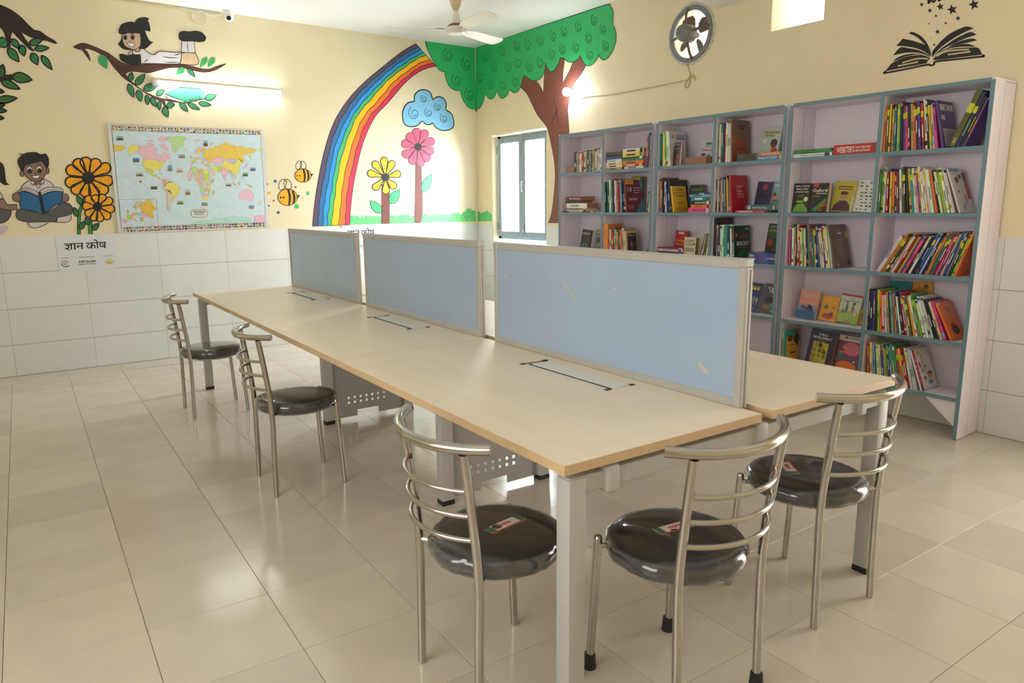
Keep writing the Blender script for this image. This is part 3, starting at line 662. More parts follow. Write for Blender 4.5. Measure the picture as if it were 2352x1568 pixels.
a.piece('pages', a.w(Z2, [(145, 662), (200, 632), (260, 638), (325, 668), (380, 632), (450, 622), (515, 632), (537, 662), (450, 657), (380, 677), (332, 700), (250, 667), (190, 657), (150, 672)]), WB, .005, 5, 3, [a.w(Z2, [(160, 655), (230, 648), (318, 682)]), a.w(Z2, [(345, 680), (420, 645), (520, 642)])], parent=bk)
a.piece('spine', a.w(Z2, [(318, 668), (345, 662), (383, 842), (357, 847)]), INK, 0, 6.2, 0, parent=bk)
a.piece('hand', a.w(Z2, [(108, 690), (135, 670), (170, 690), (174, 735), (140, 747), (112, 730)]), SKB, .005, 6, 3, [a.w(Z2, [(140, 700), (168, 698)]), a.w(Z2, [(138, 715), (168, 714)]), a.w(Z2, [(142, 730), (168, 728)])]); a.piece('hand', a.w(Z2, [(530, 680), (565, 682), (581, 710), (570, 742), (530, 747), (522, 710)]), SKB, .005, 6, 3, [a.w(Z2, [(526, 695), (552, 698)]), a.w(Z2, [(526, 712), (554, 714)]), a.w(Z2, [(528, 728), (552, 730)])])

a = Art('seated_figure_mural', 'painted black-haired figure in grey cut off at the left edge', 'mural')
a.piece('hair', a.w(Z2, [(-190, 400), (-150, 360), (-80, 345), (-20, 365), (-10, 405), (10, 415), (35, 450), (45, 520), (55, 580), (82, 602), (40, 606), (0, 580), (-20, 560), (-60, 575), (-180, 570), (-205, 480)]), INK, 0, 2)
fc_ = a.piece('face', a.w(Z2, [(-178, 450), (-120, 425), (-60, 430), (-35, 470), (-45, 530), (-80, 575), (-120, 582), (-160, 550)]), SKB, .005, 3)
for cx in (-140, -80): a.piece('eye', a.w(Z2, ell((cx, 495), 20, 24, 16)), (225, 215, 205), .004, 4, 0, parent=fc_); a.piece('pupil', a.w(Z2, ell((cx - 2, 502), 14, 16, 16)), INK, 0, 5, 0, parent=fc_)
a.line('smile', [a.w(Z2, [(-138, 540), (-112, 555), (-86, 540)])], .006, INK, 4, parent=fc_); a.piece('shirt', a.w(Z2, [(-190, 690), (-160, 620), (-110, 585), (-60, 600), (0, 662), (30, 720), (0, 730), (-30, 735), (-30, 810), (-180, 810)]), WB, .005, 2, 3)
a.piece('arm', a.w(Z2, [(-5, 725), (30, 720), (60, 770), (140, 769), (146, 812), (80, 818), (20, 806), (-40, 780)]), SKB, .005, 1.6, 3); a.piece('skirt', a.w(Z2, [(-230, 850), (-180, 795), (-60, 785), (30, 810), (97, 820), (86, 870), (40, 920), (-60, 932), (-210, 920)]), (86, 87, 87), .005, 2.4, 3); a.piece('foot', a.w(Z2, [(-110, 960), (-60, 945), (30, 948), (73, 955), (50, 1000), (0, 1028), (-60, 1032), (-105, 1000)]), (205, 192, 200), 0, 2, 3)

SG = (246, 166, 18)
a = Art('sunflower_mural', 'tall painted orange sunflower left of the world map', 'mural')
a.piece('stem', a.w(Z2, [(702, 712), (678, 780), (658, 860), (654, 1026), (678, 1026), (680, 860), (698, 780), (718, 712)]), (58, 150, 60), .006, 1, 3)
for b_, t in (((690, 770), (650, 692)), ((655, 872), (625, 792)), ((672, 980), (716, 908))): a.piece('leaf', a.w(Z2, leafshape(b_, t, 46)), (46, 128, 60), .007, 2, 3, [a.w(Z2, v) for v in leafveins(b_, t, 46)], sw=.005)
flower(a, Z2, (745, 545), 54, [(715, 372), (635, 392), (562, 462), (553, 592), (612, 672), (714, 705), (808, 702), (905, 672), (952, 575), (928, 440), (828, 388)], 98, SG, .012)
a = Art('sunflower_mural', 'smaller painted orange sunflower below the tall one', 'mural', base=.0035)
a.piece('stem', a.w(Z2, [(770, 850), (748, 930), (752, 1026), (782, 1026), (774, 930), (790, 850)]), (58, 150, 60), .006, 1, 3)
for b_, t in (((752, 942), (723, 878)), ((776, 985), (837, 928))): a.piece('leaf', a.w(Z2, leafshape(b_, t, 46)), (46, 128, 60), .007, 2, 3, [a.w(Z2, v) for v in leafveins(b_, t, 46)], sw=.005)
flower(a, Z2, (823, 788), 39, [(722, 707), (795, 690), (880, 688), (948, 727), (966, 812), (926, 888), (850, 914), (783, 905), (724, 862), (697, 780)], 70, SG, .010)

a = Art('rainbow_mural', 'painted seven-band rainbow rising towards the green tree', 'mural')
outer = round_open([(385, 1435), (400, 1280), (430, 1080), (480, 850), (550, 650), (650, 490), (770, 360), (900, 250), (1050, 130), (1160, 65)], 5)
inner = round_open([(663, 1425), (672, 1280), (700, 1080), (760, 820), (850, 620), (950, 510), (1060, 380), (1150, 300), (1230, 255), (1310, 235)], 5)
fr = [0, .133, .27, .403, .52, .71, .863, 1.0]
wig = lambda i, k: .012 * math.sin(i * 1.7 + k * 2.1) + .010 * math.sin(i * .6 + k)
for k, cc in enumerate([(92, 76, 102), (48, 112, 164), (38, 150, 232), (66, 184, 112), (255, 190, 8), (244, 118, 38), (214, 46, 82)]):
    def edge(f, kk): return [(o_[0] * (1 - f - (wig(i, kk) if 0 < kk < 7 else 0)) + i_[0] * (f + (wig(i, kk) if 0 < kk < 7 else 0)), o_[1] * (1 - f - (wig(i, kk) if 0 < kk < 7 else 0)) + i_[1] * (f + (wig(i, kk) if 0 < kk < 7 else 0))) for i, (o_, i_) in enumerate(zip(outer, inner))]
    e0, e1 = edge(fr[k], k), edge(fr[k + 1], k + 1)
    a.piece('band', a.w(Z3, e0 + e1[::-1]), cc, .006, 1 + (k % 2) * .3, 0)

a = Art('cloud_mural', 'painted light blue cloud with dark swirls above the pink flower', 'mural')
a.piece('cloud', a.w(Z3, [(1060, 590), (1075, 540), (1105, 508), (1150, 500), (1150, 455), (1180, 420), (1225, 412), (1270, 435), (1285, 487), (1320, 465), (1365, 475), (1388, 520), (1385, 560), (1425, 590), (1443, 640), (1440, 690), (1400, 715), (1350, 715), (1310, 695), (1285, 660), (1265, 672), (1235, 670), (1205, 648), (1170, 680), (1110, 688), (1070, 660)]), (128, 192, 230), .012, 1, 4, corner=75)
for c_, rx, ry in (((1143, 585), 42, 52), ((1220, 480), 25, 30), ((1322, 540), 28, 32), ((1252, 583), 32, 34), ((1368, 625), 30, 36)): a.line('swirl', [a.w(Z3, swirl(c_, rx, ry))], .006, (40, 60, 70), 2, rnd=False)

a = Art('flower_mural', 'painted yellow flower with black centre on a brown stem', 'mural')
a.piece('stem', a.w(Z3, [(905, 1120), (962, 1120), (962, 1415), (900, 1417)]), (118, 62, 52), .004, 1, 0)
for b_, t, w in (((965, 1265), (1038, 1160), 72), ((903, 1335), (815, 1243), 64)): a.piece('leaf', a.w(Z3, leafshape(b_, t, w)), (70, 196, 124), .006, 1.5, 3, [a.w(Z3, v) for v in leafveins(b_, t, w)], sw=.004)
flower(a, Z3, (930, 1067), 30, [(920, 916), (990, 945), (1046, 1038), (1008, 1150), (936, 1194), (842, 1160), (797, 1033), (840, 950)], 58, (250, 188, 30), .009)
a = Art('flower_mural', 'painted pink flower with black centre on a tall brown stem', 'mural')
a.piece('stem', a.w(Z3, [(1157, 940), (1198, 940), (1205, 1130), (1208, 1330), (1195, 1410), (1148, 1410), (1155, 1200)]), (118, 62, 52), .004, 1, 3)
b_, t = (1208, 1182), (1278, 1042); a.piece('leaf', a.w(Z3, leafshape(b_, t, 66)), (90, 200, 128), .006, 1.5, 3, [a.w(Z3, v) for v in leafveins(b_, t, 66)], sw=.004)
flower(a, Z3, (1175, 840), 28, [(1163, 700), (1238, 715), (1298, 788), (1293, 880), (1258, 945), (1200, 986), (1125, 970), (1060, 910), (1052, 812), (1098, 742)], 70, (236, 84, 118), .006)

def bee(c, rx, ry, big, lab):
    a = Art('bee_mural', lab, 'mural', group='painted bees')
    s = big; body = a.piece('body', a.w(Z3, ell(c, rx, ry, 28, .0)), (250, 176, 28), .006, 2, 0)
    for dx in (.05, .52):
        x = c[0] + rx * dx; hh = math.sqrt(max(.05, 1 - dx * dx)) * ry * .97; h2 = math.sqrt(max(.03, 1 - (dx + .22) ** 2)) * ry * .97
        a.piece('stripe', a.w(Z3, [(x - rx * .12, c[1] - hh), (x + rx * .10, c[1] - hh * .98), (x + rx * .30, c[1]), (x + rx * .18, c[1] + h2), (x, c[1] + hh * .98), (x + rx * .06, c[1])]), (34, 32, 34), 0, 3, 3, parent=body)
    a.piece('sting', a.w(Z3, [(c[0] + rx * .96, c[1] - 16 * s), (c[0] + rx * 1.3, c[1] - 14 * s), (c[0] + rx * .98, c[1] + 14 * s)]), INK, 0, 2, 0)
    for dx, rot in ((-.55, .35), (.0, -.35)): a.line('wing', [a.w(Z3, ell((c[0] + rx * dx + 2, c[1] - ry * 1.55), 24 * s, 38 * s, 24, rot) + [ell((c[0] + rx * dx + 2, c[1] - ry * 1.55), 24 * s, 38 * s, 24, rot)[0]])], .005, INK, 2.5, rnd=False)
    for dx in (-.72, -.42): a.piece('eye', a.w(Z3, ell((c[0] + rx * dx, c[1] + 2), 6 * s, 8 * s, 12)), INK, 0, 3, 0, parent=body)
    a.line('smile', [a.w(Z3, [(c[0] - rx * .72, c[1] + ry * .42), (c[0] - rx * .58, c[1] + ry * .52), (c[0] - rx * .44, c[1] + ry * .42)])], .003, INK, 3, parent=body)
bee((198, 1218), 72, 62, 1.1, 'larger lower painted bee beside the world map')
bee((313, 1055), 60, 50, .85, 'smaller upper painted bee near the rainbow')
dots = [((105, 1097), 12, (60, 110, 150), 'blue dot above the lower bee'), ((192, 1098), 9, (250, 176, 28), 'orange dot inside the lower bee wing'), ((258, 1142), 7, (160, 60, 70), 'small maroon dot between the bees'), ((350, 1188), 14, (80, 186, 110), 'green dot right of the lower bee'), ((310, 1223), 7, (250, 176, 28), 'small orange dot beside the lower bee sting'), ((265, 1286), 18, (80, 190, 110), 'largest green dot below the lower bee'), ((128, 1332), 11, (60, 110, 150), 'lowest blue dot below the bees'), ((92, 1244), 7, (160, 60, 70), 'small maroon dot left of the lower bee'), ((57, 1187), 12, (250, 176, 28), 'orange dot at the right edge of the map'), ((45, 1119), 6, (160, 60, 70), 'small maroon dot touching the map edge'), ((55, 1282), 9, (60, 110, 150), 'blue half dot at the map edge')]
for c_, r, cc, lab in dots:
    a = Art('painted_dot', 'painted ' + lab, 'mural', group='painted dots around the bees'); a.piece('dot', a.w(Z3, ell(c_, r, r, 18)), cc, 0, .5, 0)

random.seed(11)
def grassline(x0, x1, yb0, yb1, h0, bumps=()):
    top = []; n = int(abs(x1 - x0) / 7)
    for k in range(n + 1):
        x = x0 + (x1 - x0) * k / n; yb = yb0 + (yb1 - yb0) * k / n; h = h0 + random.uniform(-9, 9) + 6 * math.sin(k * .35)
        for (bx, bh, bw) in bumps: h += bh * math.exp(-((x - bx) / bw) ** 2)
        top.append((x, yb - h))
    return top + [(x1, yb1), (x0, yb0)]
grass_m = mat('grass_sponge_paint', (104, 200, 120), .6, noise=.35, scale=45)
a = Art('grass_mural', 'sponged green painted grass strip below the flowers, left wall', 'mural')
m = MB(); m.flat([a.put(.4)(*p) for p in a.w(Z3, grassline(664, 1611, 1424, 1399, 62, [(1555, 35, 40)]))]); m.build('grass', grass_m, a.root)
a = Art('grass_mural', 'short sponged green painted grass strip left of the window', 'mural', 'B')
m = MB(); m.flat([a.put(.4)(*p) for p in a.w(Z3, grassline(1613, 1732, 1399, 1396, 58, [(1690, 18, 30), (1625, 20, 15)]))]); m.build('grass', grass_m, a.root)

CANOPY = (42, 180, 102)
cA = [(80, 453), (250, 474), (450, 500), (655, 526), (655, 1205), (640, 1222), (590, 1222), (540, 1180), (495, 1100), (470, 1015), (420, 1018), (350, 970), (310, 880), (300, 810), (240, 790), (190, 720), (130, 610), (90, 510)]
cB = [(655, 526), (900, 448), (1300, 320), (1700, 192), (2120, 55), (2165, 72), (2200, 130), (2195, 272), (2225, 340), (2232, 440), (2200, 560), (2140, 650), (2090, 675), (2050, 650), (2035, 608), (2020, 660), (1960, 730), (1900, 738), (1860, 690), (1828, 620), (1800, 670), (1740, 700), (1680, 690), (1642, 655), (1600, 655), (1580, 720), (1530, 795), (1490, 805), (1450, 745), (1438, 703), (1425, 800), (1390, 875), (1330, 910), (1280, 905), (1230, 870), (1193, 843), (1165, 950), (1130, 1025), (1085, 1045), (1045, 1020), (1030, 1003), (1010, 1065), (960, 1105), (930, 1100), (905, 1060), (890, 1012), (870, 1080), (830, 1115), (790, 1100), (760, 1052), (740, 1130), (710, 1200), (670, 1228), (655, 1205)]
tree = Art('tree_mural', 'large painted green tree wrapping the corner, brown trunk beside the window', 'mural')
tree.piece('canopy', tree.w(Z4, cA), CANOPY, .006, 3, 3, corner=50)
for c_ in ((335, 620), (540, 720), (432, 900), (578, 1060)): tree.line('swirl', [tree.w(Z4, swirl(c_, 58, 78))], .007, (30, 84, 52), 4.5, rnd=False)
tree.wall = 'B'
tree.piece('trunk', tree.w(Z5, [(330, 150), (400, 185), (450, 240), (485, 305), (490, 200), (495, 90), (540, 100), (600, 40), (645, 45), (632, 150), (630, 232), (680, 140), (715, 60), (765, 20), (800, 60), (802, 100), (770, 160), (720, 230), (690, 310), (668, 415), (672, 500), (676, 600), (668, 800), (660, 1278), (520, 1278), (545, 1210), (560, 1100), (572, 950), (568, 830), (545, 700), (520, 590), (500, 545), (440, 470), (400, 390), (360, 310), (312, 262)]), (124, 70, 58), .006, 1, 3, [tree.w(Z5, q) for q in ([(485, 305), (478, 360)], [(600, 400), (560, 500), (520, 560)], [(560, 330), (585, 450), (600, 560)], [(505, 200), (510, 300)])], sw=.010)
tree.piece('canopy', tree.w(Z4, cB), CANOPY, .006, 3, 3, corner=50)
for c_ in ((770, 635), (860, 745), (955, 570), (1020, 745), (1130, 705), (1118, 510), (702, 865), (825, 945), (960, 955), (1102, 915), (1242, 495), (1260, 748), (1383, 455), (1378, 705), (1525, 400), (1510, 605), (1650, 350), (1630, 550), (1810, 300), (1782, 530), (1988, 225), (1925, 425), (1940, 610), (2088, 325), (2118, 510)):
    tree.line('swirl', [tree.w(Z4, swirl(c_, 40, 70))], .007, (34, 96, 62), 4.5, rnd=False)

a = Art('open_book_mural', 'black painted open book with curling pages above the bookcase', 'mural', 'B')
BK = (30, 32, 31)
for P in ([(808, 452), (838, 427), (900, 445), (980, 495), (1050, 580), (1095, 680), (1115, 765), (1080, 690), (1020, 600), (940, 520), (870, 475)], [(637, 615), (725, 520), (850, 545), (960, 580), (1030, 610), (1075, 680), (1105, 765), (1040, 710), (940, 660), (800, 628)],
          [(592, 747), (685, 640), (780, 645), (900, 665), (1000, 700), (1080, 750), (1095, 770), (1000, 725), (880, 705), (740, 712)], [(590, 830), (635, 785), (720, 745), (840, 722), (930, 722), (1000, 735), (900, 730), (780, 755), (680, 790)],
          [(495, 955), (545, 885), (580, 850), (680, 795), (800, 755), (920, 740), (1010, 745), (1095, 782), (1060, 815), (1045, 850), (900, 878), (700, 915)],
          [(1120, 700), (1160, 640), (1250, 540), (1360, 450), (1480, 390), (1580, 355), (1680, 380), (1560, 430), (1430, 500), (1310, 580), (1200, 670), (1122, 770)], [(1130, 770), (1220, 670), (1330, 590), (1450, 510), (1630, 430), (1715, 467), (1580, 510), (1430, 575), (1300, 640), (1200, 710)],
          [(1330, 634), (1450, 570), (1640, 517), (1725, 542), (1560, 580), (1440, 606)], [(1190, 712), (1330, 645), (1450, 605), (1600, 590), (1705, 628), (1500, 628), (1350, 654), (1230, 702)],
          [(1135, 790), (1180, 745), (1280, 690), (1420, 650), (1600, 640), (1740, 645), (1790, 735), (1500, 768), (1160, 808), (1140, 785)]):
    a.piece('page', a.w(Z7, P), BK, 0, 1, 3)
a.line('cover_line', [a.w(Z7, q) for q in ([(500, 950), (462, 985)], [(462, 985), (760, 930), (1050, 870), (1100, 880), (1150, 862), (1166, 828), (1500, 790), (1822, 757)], [(1822, 757), (1795, 737)])], .011, BK, 1, rnd=True)
CR = (214, 190, 142)
a.line('page_line', [a.w(Z7, q) for q in ([(715, 845), (850, 805), (960, 785), (1065, 790)], [(655, 888), (930, 832)], [(1185, 757), (1280, 700), (1430, 675), (1615, 665)], [(1330, 735), (1635, 693)])], .009, CR, 2)
def star(c, r, rot=-.25):
    return [(c[0] + (r if k % 2 == 0 else r * .42) * math.sin(rot + PI * k / 5), c[1] - (r if k % 2 == 0 else r * .42) * math.cos(rot + PI * k / 5)) for k in range(10)]
ords = ['highest left', 'second left', 'left large', 'largest middle', 'largest right', 'small left', 'middle-sized right', 'small right', 'tiny left', 'middle-sized', 'tiniest', 'lowest']
for (c_, r), od in zip([((978, 62), 33), ((1088, 140), 35), ((1228, 90), 54), ((1388, 130), 76), ((1680, 62), 78), ((1170, 213), 22), ((1465, 245), 37), ((1300, 312), 22), ((1077, 317), 15), ((1190, 427), 36), ((1100, 511), 10), ((1146, 602), 22)], ords):
    a = Art('star_mural', od + ' black painted star above the painted open book', 'mural', 'B', group='painted stars'); a.piece('star', a.w(Z7, star(c_, r)), BK, 0, .5, 0)
a = Art('script_mural', 'black painted handwriting cut by the top frame above the stars', 'mural', 'B')
a.line('stroke', [a.w(Z7, q) for q in ([(1060, -30), (1072, 20), (1066, 38), (1085, 30), (1095, -10), (1090, -40)], [(1120, -40), (1122, 12), (1140, 26), (1160, 5), (1165, -40)], [(1195, -30), (1210, 6), (1235, -6), (1240, -40)])], .012, BK, .5)
# ------------------------------------------------------------------ world map poster
def ptext(art, m, z, body, p0, p1, hgt, layer, bold=.012):
    q = art.w(z, [p0, p1, (p0[0], p0[1] - hgt / 2), (p0[0], p0[1] + hgt / 2)]); c_ = ((q[0][0] + q[1][0]) / 2, (q[0][1] + q[1][1]) / 2)
    text_on(m, body, art.put(layer), c_, math.hypot(q[1][0] - q[0][0], q[1][1] - q[0][1]), abs(q[2][1] - q[3][1]), math.atan2(q[1][1] - q[0][1], q[1][0] - q[0][0]), bold)
a = Art('world_map', 'laminated political world map poster with flag borders on the cream wall', 'map', base=.0088)
P_ = lambda z, p: a.w(z, [p])[0]
sheet = MB(); cs = [P_(M1, (70, 55)), P_(M2, (1000, 60)), P_(M2, (2175, 95)), P_(M4, (2105, 1360)), P_(M4, (0, 1468)), P_(M3, (125, 1525))]
sheet.prism([(x, -.0068, z) for x, z in cs], (0, -.0017, 0)); sheet.build('sheet', mat('map_paper', (216, 216, 212), .25, coat=.6), a.root)
a.piece('ocean', [P_(M1, (205, 238)), P_(M2, (0, 180)), P_(M2, (2095, 235)), P_(M4, (2010, 1235)), P_(M4, (0, 1300)), P_(M3, (1165, 1325)), P_(M3, (205, 1372))], (204, 223, 230), .002, 1, 0, rough=.22)
a.line('border_line', [[P_(M1, (182, 85)), P_(M2, (1000, 70)), P_(M2, (2087, 105)), P_(M4, (2022, 1340)), P_(M4, (0, 1408)), P_(M3, (215, 1487)), P_(M1, (182, 85))]], .002, (90, 90, 96), 1, rnd=False)
GO, YE, PK, GR, LI, TA, OR, GY, TE, LG = (228, 190, 78), (228, 212, 104), (228, 180, 196), (178, 208, 140), (194, 186, 214), (216, 170, 130), (236, 176, 112), (206, 200, 180), (168, 208, 194), (186, 206, 92)
LAND = {
 'M1': [(GO, [(245, 620), (310, 640), (400, 655), (500, 650), (560, 690), (605, 725), (570, 745), (520, 730), (480, 780), (400, 810), (330, 825), (262, 825)]), (YE, [(680, 680), (780, 632), (945, 660), (915, 830), (850, 810), (760, 870), (640, 930), (700, 880), (640, 800), (690, 770), (650, 740)]),
  (PK, [(945, 665), (1050, 660), (1200, 690), (1350, 690), (1480, 730), (1460, 780), (1420, 850), (1440, 900), (1560, 960), (1600, 930), (1610, 820), (1660, 820), (1700, 880), (1750, 870), (1790, 940), (1830, 1000), (1760, 1020), (1700, 1060), (1640, 1090), (1530, 1130), (1440, 1040), (1060, 1030), (1020, 930), (915, 830)]),
  (PK, [(1140, 610), (1200, 580), (1350, 620), (1370, 670), (1250, 680), (1150, 630)]), (PK, [(1180, 530), (1300, 490), (1350, 550), (1250, 560)]), (PK, [(1470, 460), (1600, 400), (1810, 400), (1700, 460), (1640, 540), (1500, 560), (1520, 500)]), (PK, [(1500, 610), (1650, 610), (1730, 700), (1770, 760), (1730, 810), (1640, 760), (1560, 680)]),
  (GR, [(1690, 500), (1800, 430), (2050, 390), (2180, 410), (2260, 440), (2200, 520), (2180, 640), (2190, 680), (2080, 720), (1990, 780), (1960, 855), (1890, 820), (1870, 720), (1860, 600), (1800, 540)]),
  (YE, [(1060, 1030), (1440, 1040), (1520, 1130), (1640, 1100), (1690, 1070), (1680, 1120), (1610, 1190), (1590, 1250), (1530, 1310), (1550, 1380), (1510, 1330), (1400, 1320), (1340, 1370), (1290, 1310), (1200, 1290), (1110, 1270), (1050, 1190)]),
  (LG, [(1110, 1275), (1200, 1290), (1290, 1310), (1340, 1370), (1350, 1460), (1400, 1480), (1460, 1440), (1440, 1500), (1370, 1520), (1270, 1460), (1200, 1370), (1190, 1410), (1140, 1330)]), (PK, [(1510, 1408), (1610, 1450), (1600, 1464), (1520, 1428)]), (YE, [(2170, 770), (2240, 750), (2265, 780), (2220, 805)])],
 'M3': [(TA, [(1250, 180), (1290, 125), (1350, 190), (1360, 230), (1340, 290), (1260, 240)]), (PK, [(1300, 120), (1400, 125), (1450, 170), (1440, 210), (1380, 235), (1340, 180)]), (YE, [(1340, 240), (1420, 205), (1540, 210), (1600, 275), (1700, 300), (1725, 345), (1690, 420), (1680, 520), (1600, 570), (1560, 660), (1520, 620), (1540, 570), (1480, 480), (1370, 400), (1310, 350)]),
  (LI, [(1240, 310), (1310, 285), (1340, 300), (1310, 350), (1370, 410), (1365, 470), (1290, 410)]), (OR, [(1370, 405), (1440, 410), (1495, 480), (1440, 520), (1390, 520)]), (GY, [(1400, 540), (1470, 530), (1540, 600), (1520, 650), (1540, 710), (1480, 740), (1470, 860), (1450, 920), (1400, 900), (1390, 720)]), (PK, [(1365, 470), (1395, 540), (1395, 720), (1400, 890), (1430, 930), (1500, 985), (1450, 975), (1390, 900), (1370, 720)]), (OR, [(1100, 50), (1180, 80), (1190, 110), (1250, 150), (1200, 150), (1150, 110)]), (LG, [(1450, 180), (1530, 190), (1540, 210), (1470, 220)])],
 'M2': [(GO, [(530, 760), (580, 700), (540, 640), (520, 580), (620, 600), (640, 650), (740, 590), (850, 570), (880, 510), (920, 570), (1000, 500), (1100, 460), (1160, 430), (1250, 470), (1240, 510), (1400, 510), (1440, 560), (1540, 530), (1700, 590), (1850, 590), (2005, 655), (1930, 690), (1880, 740), (1800, 720), (1680, 770), (1610, 790), (1600, 830), (1660, 880), (1640, 990), (1590, 980), (1530, 900), (1480, 870), (1420, 900), (1260, 880), (1150, 900), (1030, 840), (940, 820), (870, 870), (750, 880), (750, 1010), (660, 980), (660, 900), (570, 860), (540, 810)]), (GO, [(720, 520), (760, 450), (860, 425), (770, 480), (750, 540)]), (GO, [(1775, 800), (1800, 750), (1835, 810), (1810, 880)]),
  (PK, [(750, 880), (870, 870), (940, 820), (1030, 850), (1130, 910), (1080, 1000), (970, 1020), (880, 980), (830, 1000), (760, 940)]), (LI, [(1155, 900), (1260, 880), (1420, 905), (1460, 940), (1380, 1000), (1330, 1010), (1210, 970)]), (YE, [(1130, 910), (1210, 970), (1330, 1010), (1460, 940), (1440, 890), (1490, 860), (1600, 950), (1570, 1020), (1500, 1060), (1540, 1160), (1500, 1260), (1400, 1290), (1310, 1250), (1270, 1200), (1150, 1180), (1100, 1110), (1040, 1050)]),
  (PK, [(1060, 1080), (1110, 1110), (1150, 1180), (1290, 1190), (1260, 1270), (1210, 1290), (1150, 1370), (1130, 1450), (1080, 1380), (1040, 1260), (1020, 1210), (1060, 1140)]), (TE, [(1290, 1210), (1330, 1270), (1350, 1400), (1380, 1500), (1340, 1420), (1270, 1280)]), (OR, [(1350, 1270), (1400, 1290), (1440, 1390), (1410, 1430), (1370, 1350)]), (YE, [(740, 1060), (830, 1090), (900, 1070), (940, 1170), (940, 1230), (830, 1190), (770, 1130)]), (GY, [(680, 1170), (790, 1190), (880, 1290), (800, 1340), (760, 1390), (700, 1280)]), (TA, [(560, 1040), (620, 1020), (730, 1040), (720, 1080), (600, 1080)]),
  (LG, [(920, 1110), (1000, 1060), (1060, 1080), (1050, 1170), (1020, 1240), (950, 1220)]), (TE, [(840, 1020), (900, 1020), (970, 1060), (940, 1090), (840, 1050)]), (TE, [(690, 1100), (740, 1090), (780, 1180), (700, 1140)]), (PK, [(500, 890), (580, 860), (660, 910), (640, 940), (560, 930)]), (TE, [(410, 840), (490, 830), (490, 890), (420, 880)]), (OR, [(310, 840), (400, 830), (400, 910), (330, 900)]), (LG, [(220, 910), (310, 890), (330, 980), (250, 990)]), (PK, [(170, 990), (280, 1000), (240, 1080), (180, 1060)]),
  (PK, [(300, 700), (370, 620), (440, 560), (520, 560), (400, 610), (360, 720), (310, 760)]), (YE, [(370, 700), (400, 610), (460, 590), (440, 680), (420, 760), (380, 800)]), (TA, [(480, 600), (520, 590), (540, 680), (490, 720), (455, 690)]), (OR, [(340, 950), (390, 960), (440, 1040), (380, 990)]), (TA, [(480, 940), (550, 940), (540, 1010), (490, 1020)]), (TA, [(190, 760), (215, 790), (260, 860), (210, 860)]), (PK, [(320, 360), (460, 350), (440, 400), (370, 420)]), (PK, [(1620, 1130), (1700, 1080), (1720, 1000), (1740, 990), (1730, 1090), (1640, 1150)]), (YE, [(2035, 610), (2100, 575), (2112, 740), (2090, 680), (2050, 670)]),
  (GR, [(190, 1190), (280, 1090), (350, 1090), (390, 1230), (400, 1270), (330, 1300)]), (TA, [(390, 1150), (530, 1150), (540, 1290), (440, 1270), (395, 1230)]), (YE, [(540, 1160), (650, 1160), (690, 1280), (545, 1280)]), (LG, [(545, 1285), (690, 1285), (710, 1360), (660, 1430), (560, 1430), (530, 1370)]), (PK, [(110, 1290), (180, 1210), (230, 1330), (220, 1390), (120, 1370)]), (GY, [(220, 1240), (330, 1310), (320, 1360), (240, 1390)]), (OR, [(330, 1310), (440, 1280), (450, 1370), (340, 1390)]), (LI, [(450, 1280), (540, 1290), (530, 1400), (490, 1450), (450, 1390)]), (TA, [(180, 1150), (220, 1110), (250, 1120), (200, 1180)])],
 'M4': [(OR, [(200, 110), (300, 100), (330, 190), (280, 210), (210, 160)]), (TA, [(10, 110), (80, 100), (100, 185), (60, 170)]), (PK, [(330, 150), (400, 125), (460, 190), (340, 205)]), (YE, [(430, 140), (520, 130), (550, 190), (510, 215)]), (LI, [(545, 110), (590, 90), (660, 170), (600, 200), (545, 170)]), (OR, [(615, 125), (695, 120), (680, 180), (610, 250), (600, 220), (660, 170)]), (GY, [(360, 220), (500, 205), (500, 300), (490, 360), (430, 370), (360, 310)]), (YE, [(510, 290), (570, 280), (605, 360), (590, 390), (530, 350)]), (GY, [(505, 220), (600, 205), (590, 275), (512, 280)]), (OR, [(285, 225), (370, 215), (350, 310), (300, 280)]), (GR, [(320, 330), (410, 350), (425, 450), (325, 450)]), (TA, [(425, 410), (500, 360), (550, 400), (520, 440), (450, 450)]), (LG, [(550, 400), (605, 390), (600, 420), (560, 460), (555, 560), (530, 540)]), (LI, [(335, 465), (470, 465), (490, 520), (410, 590), (370, 580)]), (YE, [(390, 600), (500, 520), (540, 570), (510, 640), (430, 670), (400, 660)]), (OR, [(655, 430), (700, 400), (690, 500), (660, 550), (645, 480)]),
  (PK, [(1325, 500), (1400, 460), (1450, 410), (1510, 380), (1555, 390), (1560, 430), (1600, 450), (1605, 375), (1640, 440), (1700, 520), (1705, 570), (1670, 660), (1620, 700), (1570, 690), (1520, 630), (1450, 620), (1350, 660), (1330, 590)]), (OR, [(1500, 250), (1580, 270), (1590, 320), (1550, 285)]), (LG, [(1582, 270), (1650, 310), (1690, 355), (1595, 335)]), (TA, [(1280, 235), (1360, 185), (1350, 260), (1300, 280)]), (TA, [(1140, 185), (1210, 230), (1250, 300), (1220, 290), (1160, 220)]), (TA, [(1250, 315), (1340, 335), (1260, 328)]), (LI, [(1380, 60), (1430, 130), (1440, 160), (1390, 100)]), (YE, [(1790, 790), (1880, 680), (1910, 690), (1820, 795)]), (PK, [(1605, 735), (1640, 730), (1625, 760)]), (YE, [(980, 150), (1005, 150), (995, 172)]),
  ((166, 212, 192), [(90, 1290), (200, 1222), (450, 1192), (600, 1180), (720, 1115), (860, 1140), (1000, 1120), (1180, 1090), (1500, 1100), (1650, 1150), (1620, 1225), (1000, 1256)]), ((226, 168, 192), [(1712, 1062), (2002, 1052), (2010, 1228), (1722, 1238)])]}
ZS = {'M1': M1, 'M2': M2, 'M3': M3, 'M4': M4}
